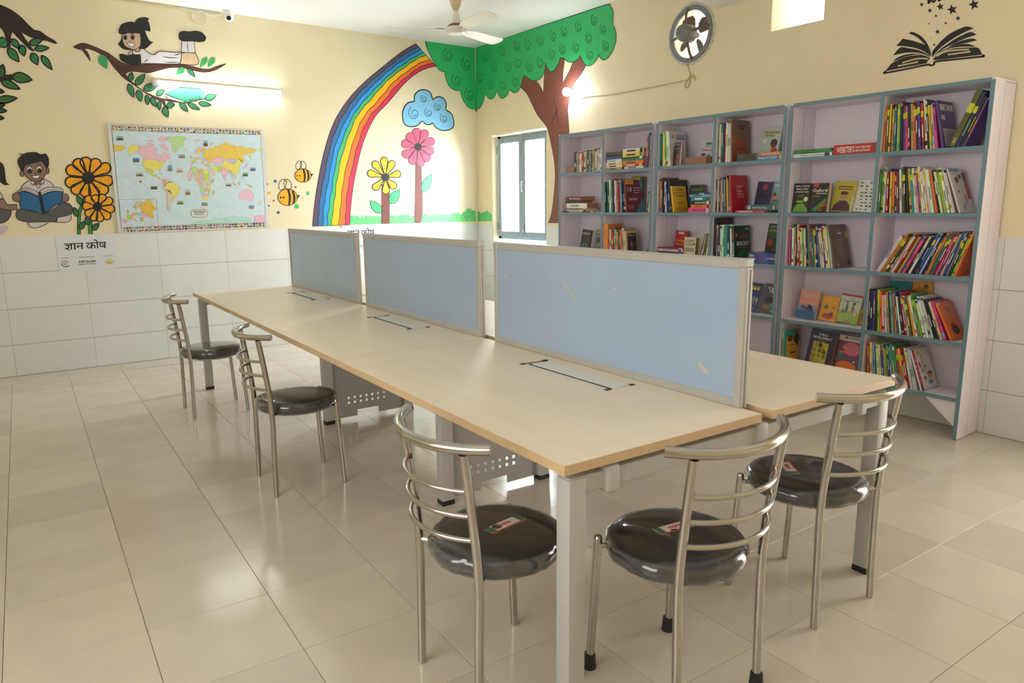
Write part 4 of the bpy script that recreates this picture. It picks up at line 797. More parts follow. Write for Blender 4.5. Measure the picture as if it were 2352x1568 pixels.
for k, lst in LAND.items():
    for cc, P in lst: a.piece('land', a.w(ZS[k], P), tuple(min(255, int(v * .92 + 24)) for v in cc), .0012, 2, 0, ink=tuple(int(v * .82) for v in cc), rough=.22)
ins = a.piece('inset_map', a.w(M3, [(145, 655), (1105, 632), (1160, 1330), (205, 1370)]), (204, 222, 236), .002, 2, 0, rough=.22)
for cc, P in [(GO, [(690, 890), (740, 820), (690, 700), (780, 720), (800, 760), (850, 645), (935, 645), (1010, 790), (1115, 890), (1000, 950), (1020, 1050), (1060, 1130), (920, 1120), (900, 1040), (790, 1010), (720, 940)]), (PK, [(495, 860), (550, 780), (620, 690), (680, 680), (600, 720), (550, 880)]), (YE, [(560, 880), (610, 720), (650, 720), (620, 880), (580, 945)]), (TA, [(650, 800), (690, 700), (720, 820), (660, 860)]), ((214, 150, 130), [(340, 1000), (370, 870), (410, 1000)]), (LG, [(330, 1045), (430, 1030), (480, 1080), (470, 1160), (360, 1160)]), (PK, [(225, 1140), (400, 1190), (330, 1260), (240, 1250)]), (OR, [(470, 1000), (570, 980), (570, 1070), (490, 1090)]), (TE, [(585, 985), (690, 970), (690, 1050), (600, 1050)]), (PK, [(700, 1030), (900, 1030), (880, 1100), (780, 1110), (700, 1080)]), (OR, [(480, 1120), (550, 1130), (630, 1230), (540, 1180)]), (TA, [(680, 1110), (770, 1110), (770, 1160), (680, 1160)]), (LG, [(680, 1165), (780, 1165), (770, 1215), (680, 1215)]), (GY, [(700, 970), (775, 960), (775, 1015), (700, 1015)]), ((214, 216, 216), [(205, 1300), (490, 1290), (480, 1350), (210, 1365)]), ((214, 216, 216), [(780, 1250), (1000, 1200), (1140, 1180), (1152, 1328), (1000, 1330)]), ((216, 218, 218), [(945, 640), (1103, 636), (1118, 885), (1010, 790)])]:
    a.piece('land', a.w(M3, P), cc, .0012, 3, 0, ink=tuple(int(v * .82) for v in cc), parent=ins, rough=.22)
for z, (x, y, w, h), c1, c2 in [(M1, (330, 405, 185, 105), (150, 165, 170), (56, 74, 62)), (M1, (785, 1005, 175, 110), (70, 130, 200), (90, 96, 96)), (M1, (890, 1400, 175, 105), (196, 198, 196), (120, 100, 72)), (M1, (2055, 905, 170, 100), (120, 170, 200), (176, 120, 60)), (M1, (1755, 1200, 115, 165), (110, 170, 220), (140, 130, 110)), (M1, (1995, 1300, 165, 95), (200, 206, 210), (196, 130, 70)), (M2, (550, 380, 115, 160), (150, 190, 220), (136, 70, 40)), (M2, (1815, 1120, 140, 85), (90, 170, 225), (130, 60, 90)), (M2, (1610, 1255, 140, 95), (150, 160, 140), (80, 94, 50)), (M3, (970, 310, 160, 80), (110, 100, 80), (80, 84, 40)), (M3, (1860, 385, 115, 150), (200, 206, 220), (150, 120, 70)), (M3, (1650, 690, 145, 85), (170, 176, 140), (96, 110, 60)), (M4, (985, 245, 140, 65), (180, 190, 170), (90, 100, 60)), (M4, (370, 730, 145, 85), (120, 150, 160), (150, 140, 90)), (M4, (1585, 805, 125, 85), (50, 150, 220), (170, 130, 90))]:
    o = a.piece('photo', a.w(z, [(x, y), (x + w, y), (x + w, y + h), (x, y + h)]), c1, .001, 3, 0)
    a.piece('photo_subject', a.w(z, [(x, y + h), (x, y + h * .62), (x + w * .3, y + h * .5), (x + w * .5, y + h * .22), (x + w * .68, y + h * .5), (x + w, y + h * .6), (x + w, y + h)]), c2, 0, 4, 0, parent=o)
a.piece('red_pin', a.w(M3, ell((697, 190), 31, 31, 16)), (210, 60, 60), 0, 3, 0)
random.seed(5)
FC_ = [(190, 40, 50), (30, 60, 130), (230, 200, 60), (40, 120, 70), (225, 225, 225), (30, 30, 32), (230, 130, 40), (90, 150, 210)]
for (p0, p1) in (((259.5, 291.2), (594.3, 302.8)), ((259.5, 297), (594.7, 307.9)), ((284.6, 524.6), (604.5, 513)), ((286.8, 530.4), (603.7, 517.9))):
    m = MB(); idz = lambda p: p
    for k in range(46):
        t = k / 45; x, y = p0[0] + (p1[0] - p0[0]) * t, p0[1] + (p1[1] - p0[1]) * t; v = random.random() < .4; c3 = random.sample(range(8), 3)
        for j in range(3):
            m.mi = c3[j]
            if v: R_ = [(x - 2.7 + j * 1.8, y - 1.9), (x - .9 + j * 1.8, y - 1.9), (x - .9 + j * 1.8, y + 1.9), (x - 2.7 + j * 1.8, y + 1.9)]
            else: R_ = [(x - 2.7, y - 1.9 + j * 1.27), (x + 2.7, y - 1.9 + j * 1.27), (x + 2.7, y - .63 + j * 1.27), (x - 2.7, y - .63 + j * 1.27)]
            m.flat([a.put(2)(*q) for q in a.w(idz, R_)])
    tag(m.build('flag_row', [paint(*c_) for c_ in FC_], a.root), kind='stuff')
cart = a.piece('title_oval', a.w(M4, [(85, 1005), (110, 945), (160, 908), (450, 905), (500, 945), (525, 1005), (500, 1070), (450, 1105), (160, 1108), (110, 1070)]), (214, 220, 220), .005, 3, 0, ink=(196, 120, 70))
m = MB(); ptext(a, m, M4, 'WORLD', (152, 968), (460, 962), 62, 4.2); ptext(a, m, M4, 'POLITICAL', (192, 1032), (415, 1026), 32, 4.2); m.build('title_lettering', paint(60, 60, 66), cart)

# ------------------------------------------------------------------ two printed notices on the dado
def notice(lab, da, dz):
    a = Art('printed_notice', lab, 'notice', base=.0072, group='white printed notices on the tiled dado')
    w0 = a.w
    a.w = lambda z, pts: [(x + da, zz + dz) for x, zz in w0(z, pts)]
    s = MB(); s.prism([(x, -.0065, z) for x, z in a.w(PO, [(95, 205), (2060, 130), (2180, 1262), (250, 1377)])], (0, -.0006, 0)); s.build('sheet', mat('notice_paper', (222, 223, 228), .4), a.root)
    hs = MB()
    for P, w in (([(390, 446), (1042, 418)], .0078), ([(440, 497), (632, 484)], .0080), ([(640, 430), (642, 632)], .0098), ([(520, 492), (552, 530), (545, 575), (500, 592), (425, 590)], .0086), ([(470, 596), (520, 620), (572, 648)], .0080), ([(748, 425), (764, 630)], .0098), ([(822, 512), (1000, 503)], .0080), ([(838, 525), (862, 550), (895, 535)], .0095), ([(1000, 420), (1012, 614)], .0098),
                 ([(1130, 412), (1812, 382)], .0078), ([(1324, 405), (1328, 602)], .0098), ([(1262, 470), (1215, 455), (1175, 500), (1190, 560), (1250, 570), (1310, 520)], .0084), ([(1340, 505), (1385, 470), (1430, 490), (1440, 540), (1418, 582)], .0086), ([(1512, 390), (1534, 592)], .0098), ([(1395, 315), (1450, 302), (1495, 335), (1520, 392)], .0080), ([(1620, 400), (1612, 480), (1650, 528), (1762, 524)], .0086), ([(1648, 415), (1740, 492)], .0066), ([(1764, 385), (1776, 578)], .0098)):
        ribbon(hs, round_open(a.w(PO, P), 4) if len(P) > 2 else a.w(PO, P), w, a.put(1))
    hs.build('heading', paint(28, 30, 34), a.root)
    t = MB(); ptext(a, t, PO, 'ORGANIZER', (268, 930), (545, 912), 34, 1); ptext(a, t, PO, 'SUPPORTING PARTNER', (898, 892), (1420, 868), 36, 1); ptext(a, t, PO, 'NGO PARTNER', (1725, 850), (2045, 832), 34, 1); t.build('small_lettering', paint(130, 132, 138), a.root)
    t = MB(); ptext(a, t, PO, 'HITACHI', (905, 1042), (1452, 1018), 76, 1, .03); t.build('sponsor_lettering', paint(44, 48, 58), a.root)
    t = MB(); ptext(a, t, PO, 'Inspire the Next', (882, 1130), (1490, 1102), 62, 1); t.build('sponsor_tagline', paint(60, 64, 74), a.root)
    e = ell((435, 1108), 132, 92, 40, .35)
    a.line('logo_arc', [a.w(PO, e[21:36])], .0058, (206, 110, 80), 1, rnd=False); a.line('logo_arc', [a.w(PO, e[0:19])], .0070, (52, 124, 92), 1, rnd=False)
    a.line('logo_script', [a.w(PO, q) for q in ([(365, 1085), (400, 1075), (430, 1085), (480, 1070)], [(375, 1100), (390, 1090), (405, 1102)], [(400, 1140), (425, 1120), (450, 1140), (485, 1105)], [(395, 1125), (470, 1118)])], .0026, (70, 86, 120), 1)
    top = [(1930 + 108 * math.cos(PI + PI * k / 14), 1020 + 92 * math.sin(PI + PI * k / 14)) for k in range(15)]; bot = [(1930 + 100 * math.cos(PI * k / 14), 1062 + 74 * math.sin(PI * k / 14)) for k in range(15)]
    a.piece('logo_sun', a.w(PO, top), (226, 214, 150), 0, 1, 0); a.piece('logo_sun', a.w(PO, bot), (228, 176, 40), 0, 1, 0)
    a.line('logo_script', [a.w(PO, q) for q in ([(1768, 1052), (1800, 1038), (1830, 1052), (1880, 1040)], [(1905, 1048), (1950, 1036), (2000, 1042), (2085, 1030)])], .0030, (70, 100, 140), 1.5)
notice('white printed notice with black heading below the sunflowers', 0, 0)
notice('white printed notice partly hidden behind the desk screens', 2.553, .036)

# ------------------------------------------------------------------ lamps
lampw = mat('lamp_white_plastic', (232, 232, 228), .4)
tl = thing('tube_light', 'lit white tube light on the back wall above the map', 'tube light')
TLZ = 2.462
m = MB(); m.bbox(-3.40, -2.245, -.034, -.001, TLZ - .012, TLZ + .028, .004, 2); m.build('batten', lampw, tl)
m = MB(); m.tube([(-3.365, -.052, TLZ), (-2.28, -.052, TLZ)], .0145, 16); m.build('tube', mat('tube_glow', (255, 255, 255), .4, emit=((246, 255, 250), 30.0)), tl, True)
for x in (-3.385, -2.262):
    m = MB(); m.bbox(x - .018, x + .018, -.072, -.002, TLZ - .022, TLZ + .024, .004, 2); m.build('end_holder', lampw, tl)
t2 = thing('tube_light', 'lit tube light on the bookcase wall out of view at the right', 'tube light')
m = MB(); m.bbox(-.034, -.001, -7.05, -5.9, 2.36, 2.40, .004, 2); m.build('batten', lampw, t2)
m = MB(); m.tube([(-.052, -7.02, 2.372), (-.052, -5.94, 2.372)], .0145, 16); m.build('tube', mat('far_tube_glow', (255, 255, 255), .4, emit=((240, 250, 255), 14.0)), t2, True)
bl = thing('light_bulb', 'lit white bulb in a wall holder beside the painted trunk', 'bulb')
MB_ = Matrix.Translation((0, -1.742, 2.431)) @ Matrix.Rotation(-PI / 2, 4, 'Y')
m = MB(); m.lathe([(0, .001), (.036, .001), (.036, .010), (.022, .016), (.018, .020), (.018, .042), (.0, .044)], 20, MB_); m.build('holder', lampw, bl, True)
m = MB(); m.lathe([(0, .042), (.016, .044), (.018, .054), (.032, .072), (.040, .096), (.036, .120), (.021, .136), (0, .140)], 22, MB_); m.build('bulb', mat('bulb_glow', (255, 255, 255), .4, emit=((240, 246, 255), 95.0)), bl, True)

# ------------------------------------------------------------------ ceiling fan
fan_m = mat('fan_ivory_enamel', (232, 228, 216), .35, noise=.03, scale=10)
fanc_m = mat('fan_canopy_aged', (216, 196, 158), .45, noise=.08, scale=20)
dust_m = mat('fan_dust', (128, 96, 76), .9, noise=.3, scale=40)
FX_, FY_, FZ_ = -1.344, -1.782, 2.80
fan = thing('ceiling_fan', 'three-blade ivory ceiling fan hanging on a short rod near the corner', 'fan', (FX_, FY_, 0))
m = MB(); m.tube([(0, 0, 2.86), (0, 0, H - .003)], .011, 12); m.build('rod', steel_m, fan, True)
m = MB(); m.lathe([(0, 3.072), (.072, 3.070), (.075, 3.064), (.050, 3.058), (.047, 3.04), (.040, 3.01), (.022, 2.975), (.014, 2.972)], 28); m.build('canopy', fanc_m, fan, True)
m = MB(); m.lathe([(.013, 2.972), (.018, 2.965), (.030, 2.925), (.040, 2.885), (.044, 2.868)], 28); m.build('lower_cup', fan_m, fan, True)
m = MB(); m.lathe([(.044, 2.868), (.060, 2.862), (.072, 2.850), (.074, 2.842)], 28); m.build('dust_ring', dust_m, fan, True)
m = MB(); m.lathe([(.074, 2.842), (.090, 2.832), (.092, 2.812), (.082, 2.802), (.078, 2.795), (.060, 2.788), (.03, 2.784), (0, 2.783)], 32); m.build('motor', fan_m, fan, True)
for ang in (153, 18, 266):
    Mr = Matrix.Rotation(math.radians(ang), 4, 'Z')
    bl_ = MB(); pit = math.radians(-12.5)
    prof = [(.10, .030), (.16, .048), (.20, .058), (.40, .066), (.54, .070), (.575, .064), (.595, .040), (.600, .0)]
    top = [(r, w) for r, w in prof]; outl = [(r, -w) for r, w in prof] + [(r, w) for r, w in prof[::-1][1:]]
    pts = [Mr @ Vector((r, w * math.cos(pit), 2.822 + w * math.sin(pit))) for r, w in outl]
    bl_.prism(pts, (0, 0, .003)); bo = bl_.build('blade', fan_m, fan)
    br = MB(); br.box(.07, .17, -.018, .018, 2.826, 2.831, Mr); br.build('blade_bracket', fan_m, bo)
wr = MB()
wr.tube(smooth_path([(.01, 0, 3.06), (.05, -.02, 3.085), (.075, .0, 3.105), (.04, .01, H - .004)]), .003, 6); wr.build('wire', black_m, fan, True)
wr = MB(); wr.tube(smooth_path([(-.01, 0, 3.06), (-.03, .02, 3.09), (-.05, .0, 3.12), (-.06, .01, H - .004)]), .003, 6); wr.build('wire', black_m, fan, True)

# ------------------------------------------------------------------ exhaust fan in its round wall hole
exm = mat('exhaust_grey_paint', (128, 130, 132), .5, noise=.15, scale=25); exd = mat('exhaust_grimy', (110, 96, 88), .65, noise=.2, scale=25)
ex = thing('exhaust_fan', 'grimy grey exhaust fan set in a round hole high on the wall', 'fan', (0, FC[0], FC[1]))
def ringpts(r, x, n=48, j=0.0): return [(x, r * math.cos(2 * PI * k / n) * (1 + j * math.sin(3.3 * k)), r * math.sin(2 * PI * k / n) * (1 + j * math.cos(2.7 * k))) for k in range(n)]
m = MB(); m.prism(ringpts(.214, -.012), (.016, 0, 0), [ringpts(.178, -.012)]); m.build('ring', exm, ex)
m = MB(); m.prism(ringpts(.236, -.0035, 48, .035), (.003, 0, 0), [ringpts(.207, -.0035)]); m.build('plaster_rim', mat('rough_plaster', (206, 198, 184), .85, noise=.2, scale=30), ex)
for ang in (80, 170, 262, 352):
    c_, s_ = math.cos(math.radians(ang)), math.sin(math.radians(ang))
    m = MB(); m.tube(smooth_path([(-.006, .196 * c_, .196 * s_), (-.035, .15 * c_, .15 * s_), (-.060, .045 * c_, .045 * s_)]), .010, 8); m.build('arm', exd, ex, True)
MX = Matrix.Rotation(-PI / 2, 4, 'Y')
m = MB(); m.lathe([(0, -.01), (.050, -.01), (.064, .0), (.067, .02), (.067, .085), (.058, .118), (.040, .130), (.038, .138), (0, .138)], 26, MX); mo = m.build('motor', exm, ex, True)
m = MB()
for k in range(7):
    cy, cz = (.018 * math.cos(2 * PI * k / 6), .018 * math.sin(2 * PI * k / 6)) if k < 6 else (0, 0)
    m.lathe([(0, .1392), (.0042, .1392), (.0042, .1375)], 8, MX @ Matrix.Translation((cz, cy, 0)))
tag(m.build('vent_holes', black_m, mo), kind='stuff')
for ang in (62, 152, 272 - 30, 332):
    M = Matrix.Rotation(math.radians(ang), 4, 'X')
    pts = []
    for (r, w, side) in [(.045, .020, -1), (.09, .055, -1), (.13, .068, -1), (.160, .050, -1), (.168, .0, -1), (.160, .040, 1), (.13, .050, 1), (.09, .038, 1), (.045, .020, 1)]:
        pts.append(M @ Vector((.045 + side * w * .45, r, side * w * .8)))
    m = MB(); m.prism(pts, M @ Vector((.003, 0, .001))); m.build('fan_blade', exd, ex)
m = MB(); m.lathe([(0, -.02), (.022, -.02), (.022, -.075), (0, -.075)], 14, MX); m.build('hub', exd, ex, True)

# ------------------------------------------------------------------ cables and dome camera
cab_m = mat('cable_cream', (206, 188, 146), .6); cabw_m = mat('cable_white', (214, 212, 204), .55)
def cableB(name, lab, P, r, m_=cab_m):
    t = MB(); t.tube(smooth_path([(-.006, q.y, q.z) for q in (un(u, v, 0, 0) for u, v in P)], 5), r, 6); return tag(t.build(name, m_, None, True), lab, 'cable')
cableB('bulb_cable', 'cream cable running along the wall from the bulb', [(1326, 225), (1340, 226), (1352, 222), (1400, 218), (1450, 209), (1500, 200), (1540, 192), (1578, 184)], .005)
cableB('knotted_cable', 'knotted cream cable hanging below the exhaust fan', [(1579, 146), (1582, 158), (1586, 172), (1580, 184), (1574, 196), (1578, 202), (1584, 194), (1586, 180), (1592, 172), (1598, 184)], .005)
cam_ = thing('dome_camera', 'white dome security camera on the ceiling edge', 'camera', (-2.716, -.075, 0))
m = MB(); m.lathe([(0, H - .001), (.052, H - .001), (.052, H - .012), (.046, H - .020), (.044, H - .030), (0, H - .032)], 24); m.build('base', lampw, cam_, True)
m = MB(); m.lathe([(.040, H - .028), (.044, H - .050), (.038, H - .072), (.022, H - .088), (0, H - .092)], 24); m.build('ball', lampw, cam_, True)
Mc = Matrix.Translation((-.008, -.030, H - .066)) @ Matrix.Rotation(math.radians(118), 4, 'X')
m = MB(); m.lathe([(0, .012), (.016, .011), (.021, .004), (.022, -.004)], 18, Mc); m.build('lens', mat('lens_black', (18, 20, 24), .12), cam_, True)
def cableA(name, lab, P, r, m_=cabw_m):
    t = MB(); t.tube(smooth_path([(q.x, -.008, q.z) for q in (un(*Z1(p), 1, 0) for p in P)], 5), r, 6); return tag(t.build(name, m_, None, True), lab, 'cable')
cableA('camera_cable', 'white cable looping from the dome camera along the wall', [(1800, 80), (1880, 100), (1950, 128), (2020, 118), (2080, 150), (2150, 158), (2215, 140)], .006)
cableA('cable_coil', 'loose coil of cable below the camera wire', [(1915, 128), (1912, 180), (1950, 225), (2000, 245), (2040, 225), (2050, 160)], .004, cab_m)
cableA('cable_connector', 'small tangled connectors on the cable left of the dome camera', [(1940, 112), (1975, 106), (1995, 135), (1960, 120), (2000, 112)], .005, cabw_m)
cableA('ceiling_cable', 'thin cream cable along the top of the back wall', [(1120, -14), (1400, 28), (1800, 78)], .005, cab_m)
# ------------------------------------------------------------------ books
PAL = {'red': (186, 40, 48), 'dark red': (122, 30, 40), 'pink': (222, 80, 140), 'pale pink': (226, 176, 190), 'orange': (228, 116, 42), 'yellow': (228, 196, 60), 'cream': (222, 210, 182), 'white': (226, 224, 220), 'tan': (186, 150, 108), 'brown': (104, 72, 54), 'green': (62, 140, 78), 'lime': (150, 186, 60), 'dark green': (34, 74, 56), 'teal': (40, 138, 140), 'light blue': (120, 176, 206), 'blue': (44, 92, 160), 'navy': (34, 44, 84), 'purple': (92, 62, 130), 'grey': (136, 138, 140), 'black': (38, 36, 38), 'olive': (92, 92, 44), 'maroon': (112, 40, 52)}
page_m = mat('book_pages', (222, 208, 180), .8, noise=.06, scale=60, stretch=(30, 30, 1)); pagew_m = mat('book_pages_white', (226, 222, 214), .8, noise=.05, scale=60); paget_m = mat('book_pages_aged', (170, 122, 84), .85, noise=.08, scale=60)
STK = paint(214, 206, 40)
def cov(c): return mat('cover_%d_%d_%d' % c, c, .36, noise=.05, scale=25, coat=.15)
def dimmed(c, f): return tuple(max(0, min(255, int(v * f))) for v in c)
ORD = ['zeroth', 'first', 'second', 'third', 'fourth', 'fifth', 'sixth', 'seventh', 'eighth', 'ninth', 'tenth', 'eleventh', 'twelfth', 'thirteenth', 'fourteenth', 'fifteenth', 'sixteenth', 'seventeenth', 'eighteenth', 'nineteenth', 'twentieth', 'twenty-first', 'twenty-second', 'twenty-third', 'twenty-fourth', 'twenty-fifth', 'twenty-sixth', 'twenty-seventh', 'twenty-eighth', 'twenty-ninth', 'thirtieth', 'thirty-first', 'thirty-second', 'thirty-third', 'thirty-fourth', 'thirty-fifth', 'thirty-sixth', 'thirty-seventh', 'thirty-eighth', 'thirty-ninth', 'fortieth', 'forty-first', 'forty-second']
RN = ['top', 'second', 'third', 'fourth', 'bottom']; UN = ['far', 'middle', 'near']; CN = ['left', 'right']
NB = [0]
def draw(b_, put, items, parent, name):
    """flat print; one part for each colour"""
    bycol = {}
    for it in items: bycol.setdefault(it[-1], []).append(it)
    for cc, its in bycol.items():
        m = MB()
        for it in its:
            if it[0] == 'r': m.flat([put(it[1], it[2]), put(it[3], it[2]), put(it[3], it[4]), put(it[1], it[4])])
            elif it[0] == 'e': m.flat([put(*q) for q in ell((it[1], it[2]), it[3], it[4], 18)])
            elif it[0] == 'p': m.flat([put(*q) for q in it[1]])
            elif it[0] == 't': text_on(m, it[1], put, (it[2], it[3]), it[4], it[5], it[6])
        m.build(name, paint(*cc, .4), parent)
class Cell:
    def __init__(s, u, c, r):
        yl, ymid, yr, _ = UNITS[u]; s.yL = (yl - BT) if c == 0 else (ymid - BT / 2); s.yR = (ymid + BT / 2) if c == 0 else (yr + BT)
        s.W = s.yL - s.yR; s.z = SHZ[r] + .0108; s.u, s.c, s.r = u, c, r; s.n = 0
        s.where = '%s shelf, %s half, %s bookcase' % (RN[r], CN[c], UN[u]); s.group = 'books on %s shelf, %s half of %s bookcase' % (RN[r], CN[c], UN[u])
        s.M = Matrix(((0, 1, 0, BX), (-1, 0, 0, s.yL), (0, 0, 1, s.z), (0, 0, 0, 1)))
    def book(s, L, t, w, h, color, label, spine=(), front=(), pages=None, hard=True):
        """L: matrix in shelf space (c right, d into the shelf, h up). Local: thickness x, width y from the spine, height z; front cover at x = t"""
        root = thing('book', label, 'book', group=s.group); root.matrix_world = s.M @ L; NB[0] += 1
        k = .0016 if t > .012 else .0009; pg = .003 if hard else .0005
        m = MB(); m.box(0, k, 0, w, 0, h); m.box(t - k, t, 0, w, 0, h); m.box(k, t - k, 0, k, 0, h); m.build('cover', cov(color), root)
        m = MB(); m.box(k, t - k, k, w - pg, pg, h - pg); m.build('pages', pages or page_m, root)
        if spine: draw(s, lambda a_, z_: (a_ * t, -.0005, z_ * h), spine, root, 'spine_print')
        if front: draw(s, lambda a_, z_: (t + .0005, a_ * w, z_ * h), front, root, 'cover_print')
        return root
    def upright(s, c, d, t, w, h, lean, color, label, **k):
        a_ = math.radians(lean)
        if lean >= 0: L = Matrix.Translation((c, d, 0)) @ Matrix.Rotation(-a_, 4, 'Y')       # top leans left, pivots on its left foot
        else: L = Matrix.Translation((c, d, 0)) @ Matrix.Rotation(-a_, 4, 'Y') @ Matrix.Translation((-t, 0, 0))   # c is the right foot
        return s.book(L, t, w, h, color, label, **k)
    def flat(s, c, d, z, t, w, h, color, label, yaw=0.0, flip=False, **k):
        L = Matrix.Translation((c + h / 2, d, z)) @ Matrix.Rotation(math.radians(yaw), 4, 'Z') @ Matrix.Translation((-h / 2, 0, 0)) @ Matrix(((0, 0, 1, 0), (0, 1, 0, 0), (-1, 0, 0, t), (0, 0, 0, 1)))
        return s.book(L, t, w, h, color, label, **k)
    def face(s, c, d, t, w, h, color, label, back=8.0, yaw=0.0, z=0.0, tilt=0.0, **k):
        c = max(.004, c - .62 * d); z += w * math.sin(math.radians(max(0, tilt))) + .0005
        L = Matrix.Translation((c, d, z)) @ Matrix.Rotation(math.radians(yaw), 4, 'Z') @ Matrix.Rotation(math.radians(tilt), 4, 'Y') @ Matrix.Rotation(-math.radians(back), 4, 'X') @ Matrix.Rotation(-PI / 2, 4, 'Z')
        return s.book(L, t, w, h, color, label, **k)
    def row(s, c0, names, tr, hr, lean0, lean1, wr=(.17, .205), stick=.3, seed=0, start=1, fan=1.06, what='', pages=None, dr=(.012, .03), end=None):
        n = len(names); tt = [random.Random(seed * 1000 + i).uniform(*tr) for i in range(n)]; hh = [random.Random(seed * 2000 + i).uniform(*hr) for i in range(n)]
        tn = lambda i: math.tan(math.radians(abs(lean0 + (lean1 - lean0) * min(1, i / max(1, n - 1)))))
        if end is not None:                      # thickness scaled so that the row fills its place
            fans = sum(hh[i] * abs(tn(i + 1) - tn(i)) * fan + .0010 for i in range(n)); tot = sum(tt[i] * math.sqrt(1 + tn(i) ** 2) for i in range(n))
            k = (end - c0 - fans) / tot; tt = [t * k for t in tt]
        rnd = random.Random(seed); c = c0; out = []
        for i, nm in enumerate(names):
            q = i / max(1, n - 1); ln = lean0 + (lean1 - lean0) * q; t = tt[i]; h = hh[i]; w = rnd.uniform(*wr); col = PAL[nm]
            col = tuple(max(0, min(255, int(v * rnd.uniform(.88, 1.1)))) for v in col); dk = sum(col) < 330
            sp = []
            pc = (226, 220, 206) if dk else dimmed(col, .45)
            if rnd.random() < .75:
                b0 = rnd.uniform(.25, .45); sp.append(('r', .3, b0, .7, b0 + rnd.uniform(.15, .35), pc))
            if rnd.random() < .4: b0 = rnd.uniform(.05, .12); sp.append(('r', 0, b0, 1, b0 + rnd.uniform(.04, .12), PAL[rnd.choice(list(PAL))]))
            if rnd.random() < .35: sp.append(('r', 0, .90, 1, .97, PAL[rnd.choice(list(PAL))]))
            if rnd.random() < stick: b0 = rnd.uniform(.68, .78); sp.append(('r', 0, b0, 1, b0 + .13, (212, 206, 40)))
            s.n += 1
            lab = '%s %s %s, %s from left on %s' % ('thick' if t > .02 else 'slim', nm, what or 'book', ORD[start + i], s.where)
            a_ = math.radians(ln)
            if ln >= 0:
                s.upright(c, rnd.uniform(*dr), t, w, h, ln, col, lab, spine=sp, hard=t > .02, pages=pages or rnd.choice([page_m, pagew_m, pagew_m]))
                nx = lean0 + (lean1 - lean0) * min(1, (i + 1) / max(1, n - 1))
                c += t / math.cos(a_) + h * max(0, math.tan(math.radians(nx)) - math.tan(a_)) * fan + .0010
            else:
                nx = lean0 + (lean1 - lean0) * min(1, (i + 1) / max(1, n - 1))
                c += t / math.cos(a_)
                s.upright(c, rnd.uniform(*dr), t, w, h, ln, col, lab, spine=sp, hard=t > .02, pages=pages or rnd.choice([page_m, pagew_m, pagew_m]))
                c += h * max(0, math.tan(math.radians(-ln)) - math.tan(math.radians(-nx))) * fan + .0010
        s.last = (lean1, hh[-1])
        return c
    def after(s, e, lean): return e + max(0, s.last[1] * (math.tan(math.radians(lean)) - math.tan(math.radians(s.last[0])))) * 1.06 + .002
    def stack(s, c, d, specs, where='stack', seed=0):
        rnd = random.Random(seed); z = 0.0
        for i, (nm, t, h, dc, txt) in enumerate(specs):
            col = PAL[nm]; dk = sum(col) < 330; pc = (228, 224, 214) if dk else (50, 46, 50); sp = []
            if txt: sp.append(('t', txt, .5, .5, .62, .45, PI / 2, pc))
            else: sp.append(('r', .3, .2, .7, .62, pc if rnd.random() < .5 else dimmed(col, .7)))
            if rnd.random() < .5: sp.append(('r', 0, .82, 1, .95, PAL[rnd.choice(list(PAL))]))
            pos = 'bottom' if i == 0 else ('top' if i == len(specs) - 1 else ORD[i + 1])
            s.n += 1
            s.flat(c + dc, d + rnd.uniform(0, .012), z, t, rnd.uniform(.12, .15), h, col, '%s flat %s book in %s on %s' % (pos, nm, where, s.where), yaw=rnd.uniform(-2.5, 2.5), spine=sp, pages=paget_m if rnd.random() < .45 else page_m)
            z += t + .0003
        return z
def T(txt, u, v, w, h, c, rot=0.0): return ('t', txt, u, v, w, h, rot, c)
WHT, BLK, YLW = (232, 228, 220), (34, 32, 34), (232, 200, 60)

# ---- near bookcase, right half
MIX = ['orange', 'olive', 'yellow', 'maroon', 'tan', 'teal', 'white', 'lime', 'navy', 'purple', 'pink', 'black', 'tan', 'orange', 'black', 'purple', 'red', 'white', 'navy', 'yellow', 'pale pink', 'pink']
C = Cell(2, 1, 0); e = C.row(.010, MIX, (.010, .017), (.245, .285), 1, 9, seed=21, stick=.55, end=.325)
C.upright(C.after(e, 13), .014, .012, .19, .272, 13, PAL['purple'], 'purple book with white panels leaning at the row end, top shelf of near bookcase', front=[('r', .1, .80, .95, .93, (222, 220, 214)), ('r', .42, .83, .52, .91, (110, 110, 120)), ('r', .12, .60, .35, .70, (206, 204, 200)), ('r', .12, .04, .95, .42, (196, 192, 180))] + [('r', .18, .08 + .05 * k, .85, .095 + .05 * k, (140, 138, 132)) for k in range(6)], hard=False)
C.upright(.412, .012, .030, .19, .315, -21.5, PAL['olive'], 'thick olive book with yellow sticker leaning right, top shelf of near bookcase', spine=[('r', 0, .60, 1, .76, (206, 206, 50)), ('r', .25, .06, .75, .16, (160, 150, 110))])
C.upright(.436, .014, .020, .18, .300, -21.5, PAL['navy'], 'navy book leaning right beside the thick olive book, top shelf', spine=[('r', .3, .2, .7, .5, (110, 160, 90)), ('r', 0, .62, 1, .74, (206, 206, 50))])
C.upright(.450, .016, .011, .18, .275, -21.5, PAL['black'], 'black book leaning right between navy and last, top shelf', spine=[('r', .3, .3, .7, .6, (210, 190, 60))])
C.upright(.464, .018, .011, .18, .268, -21.5, PAL['purple'], 'last dark purple book leaning on the side panel, top shelf right', spine=[('r', .3, .2, .7, .55, (220, 140, 60))])
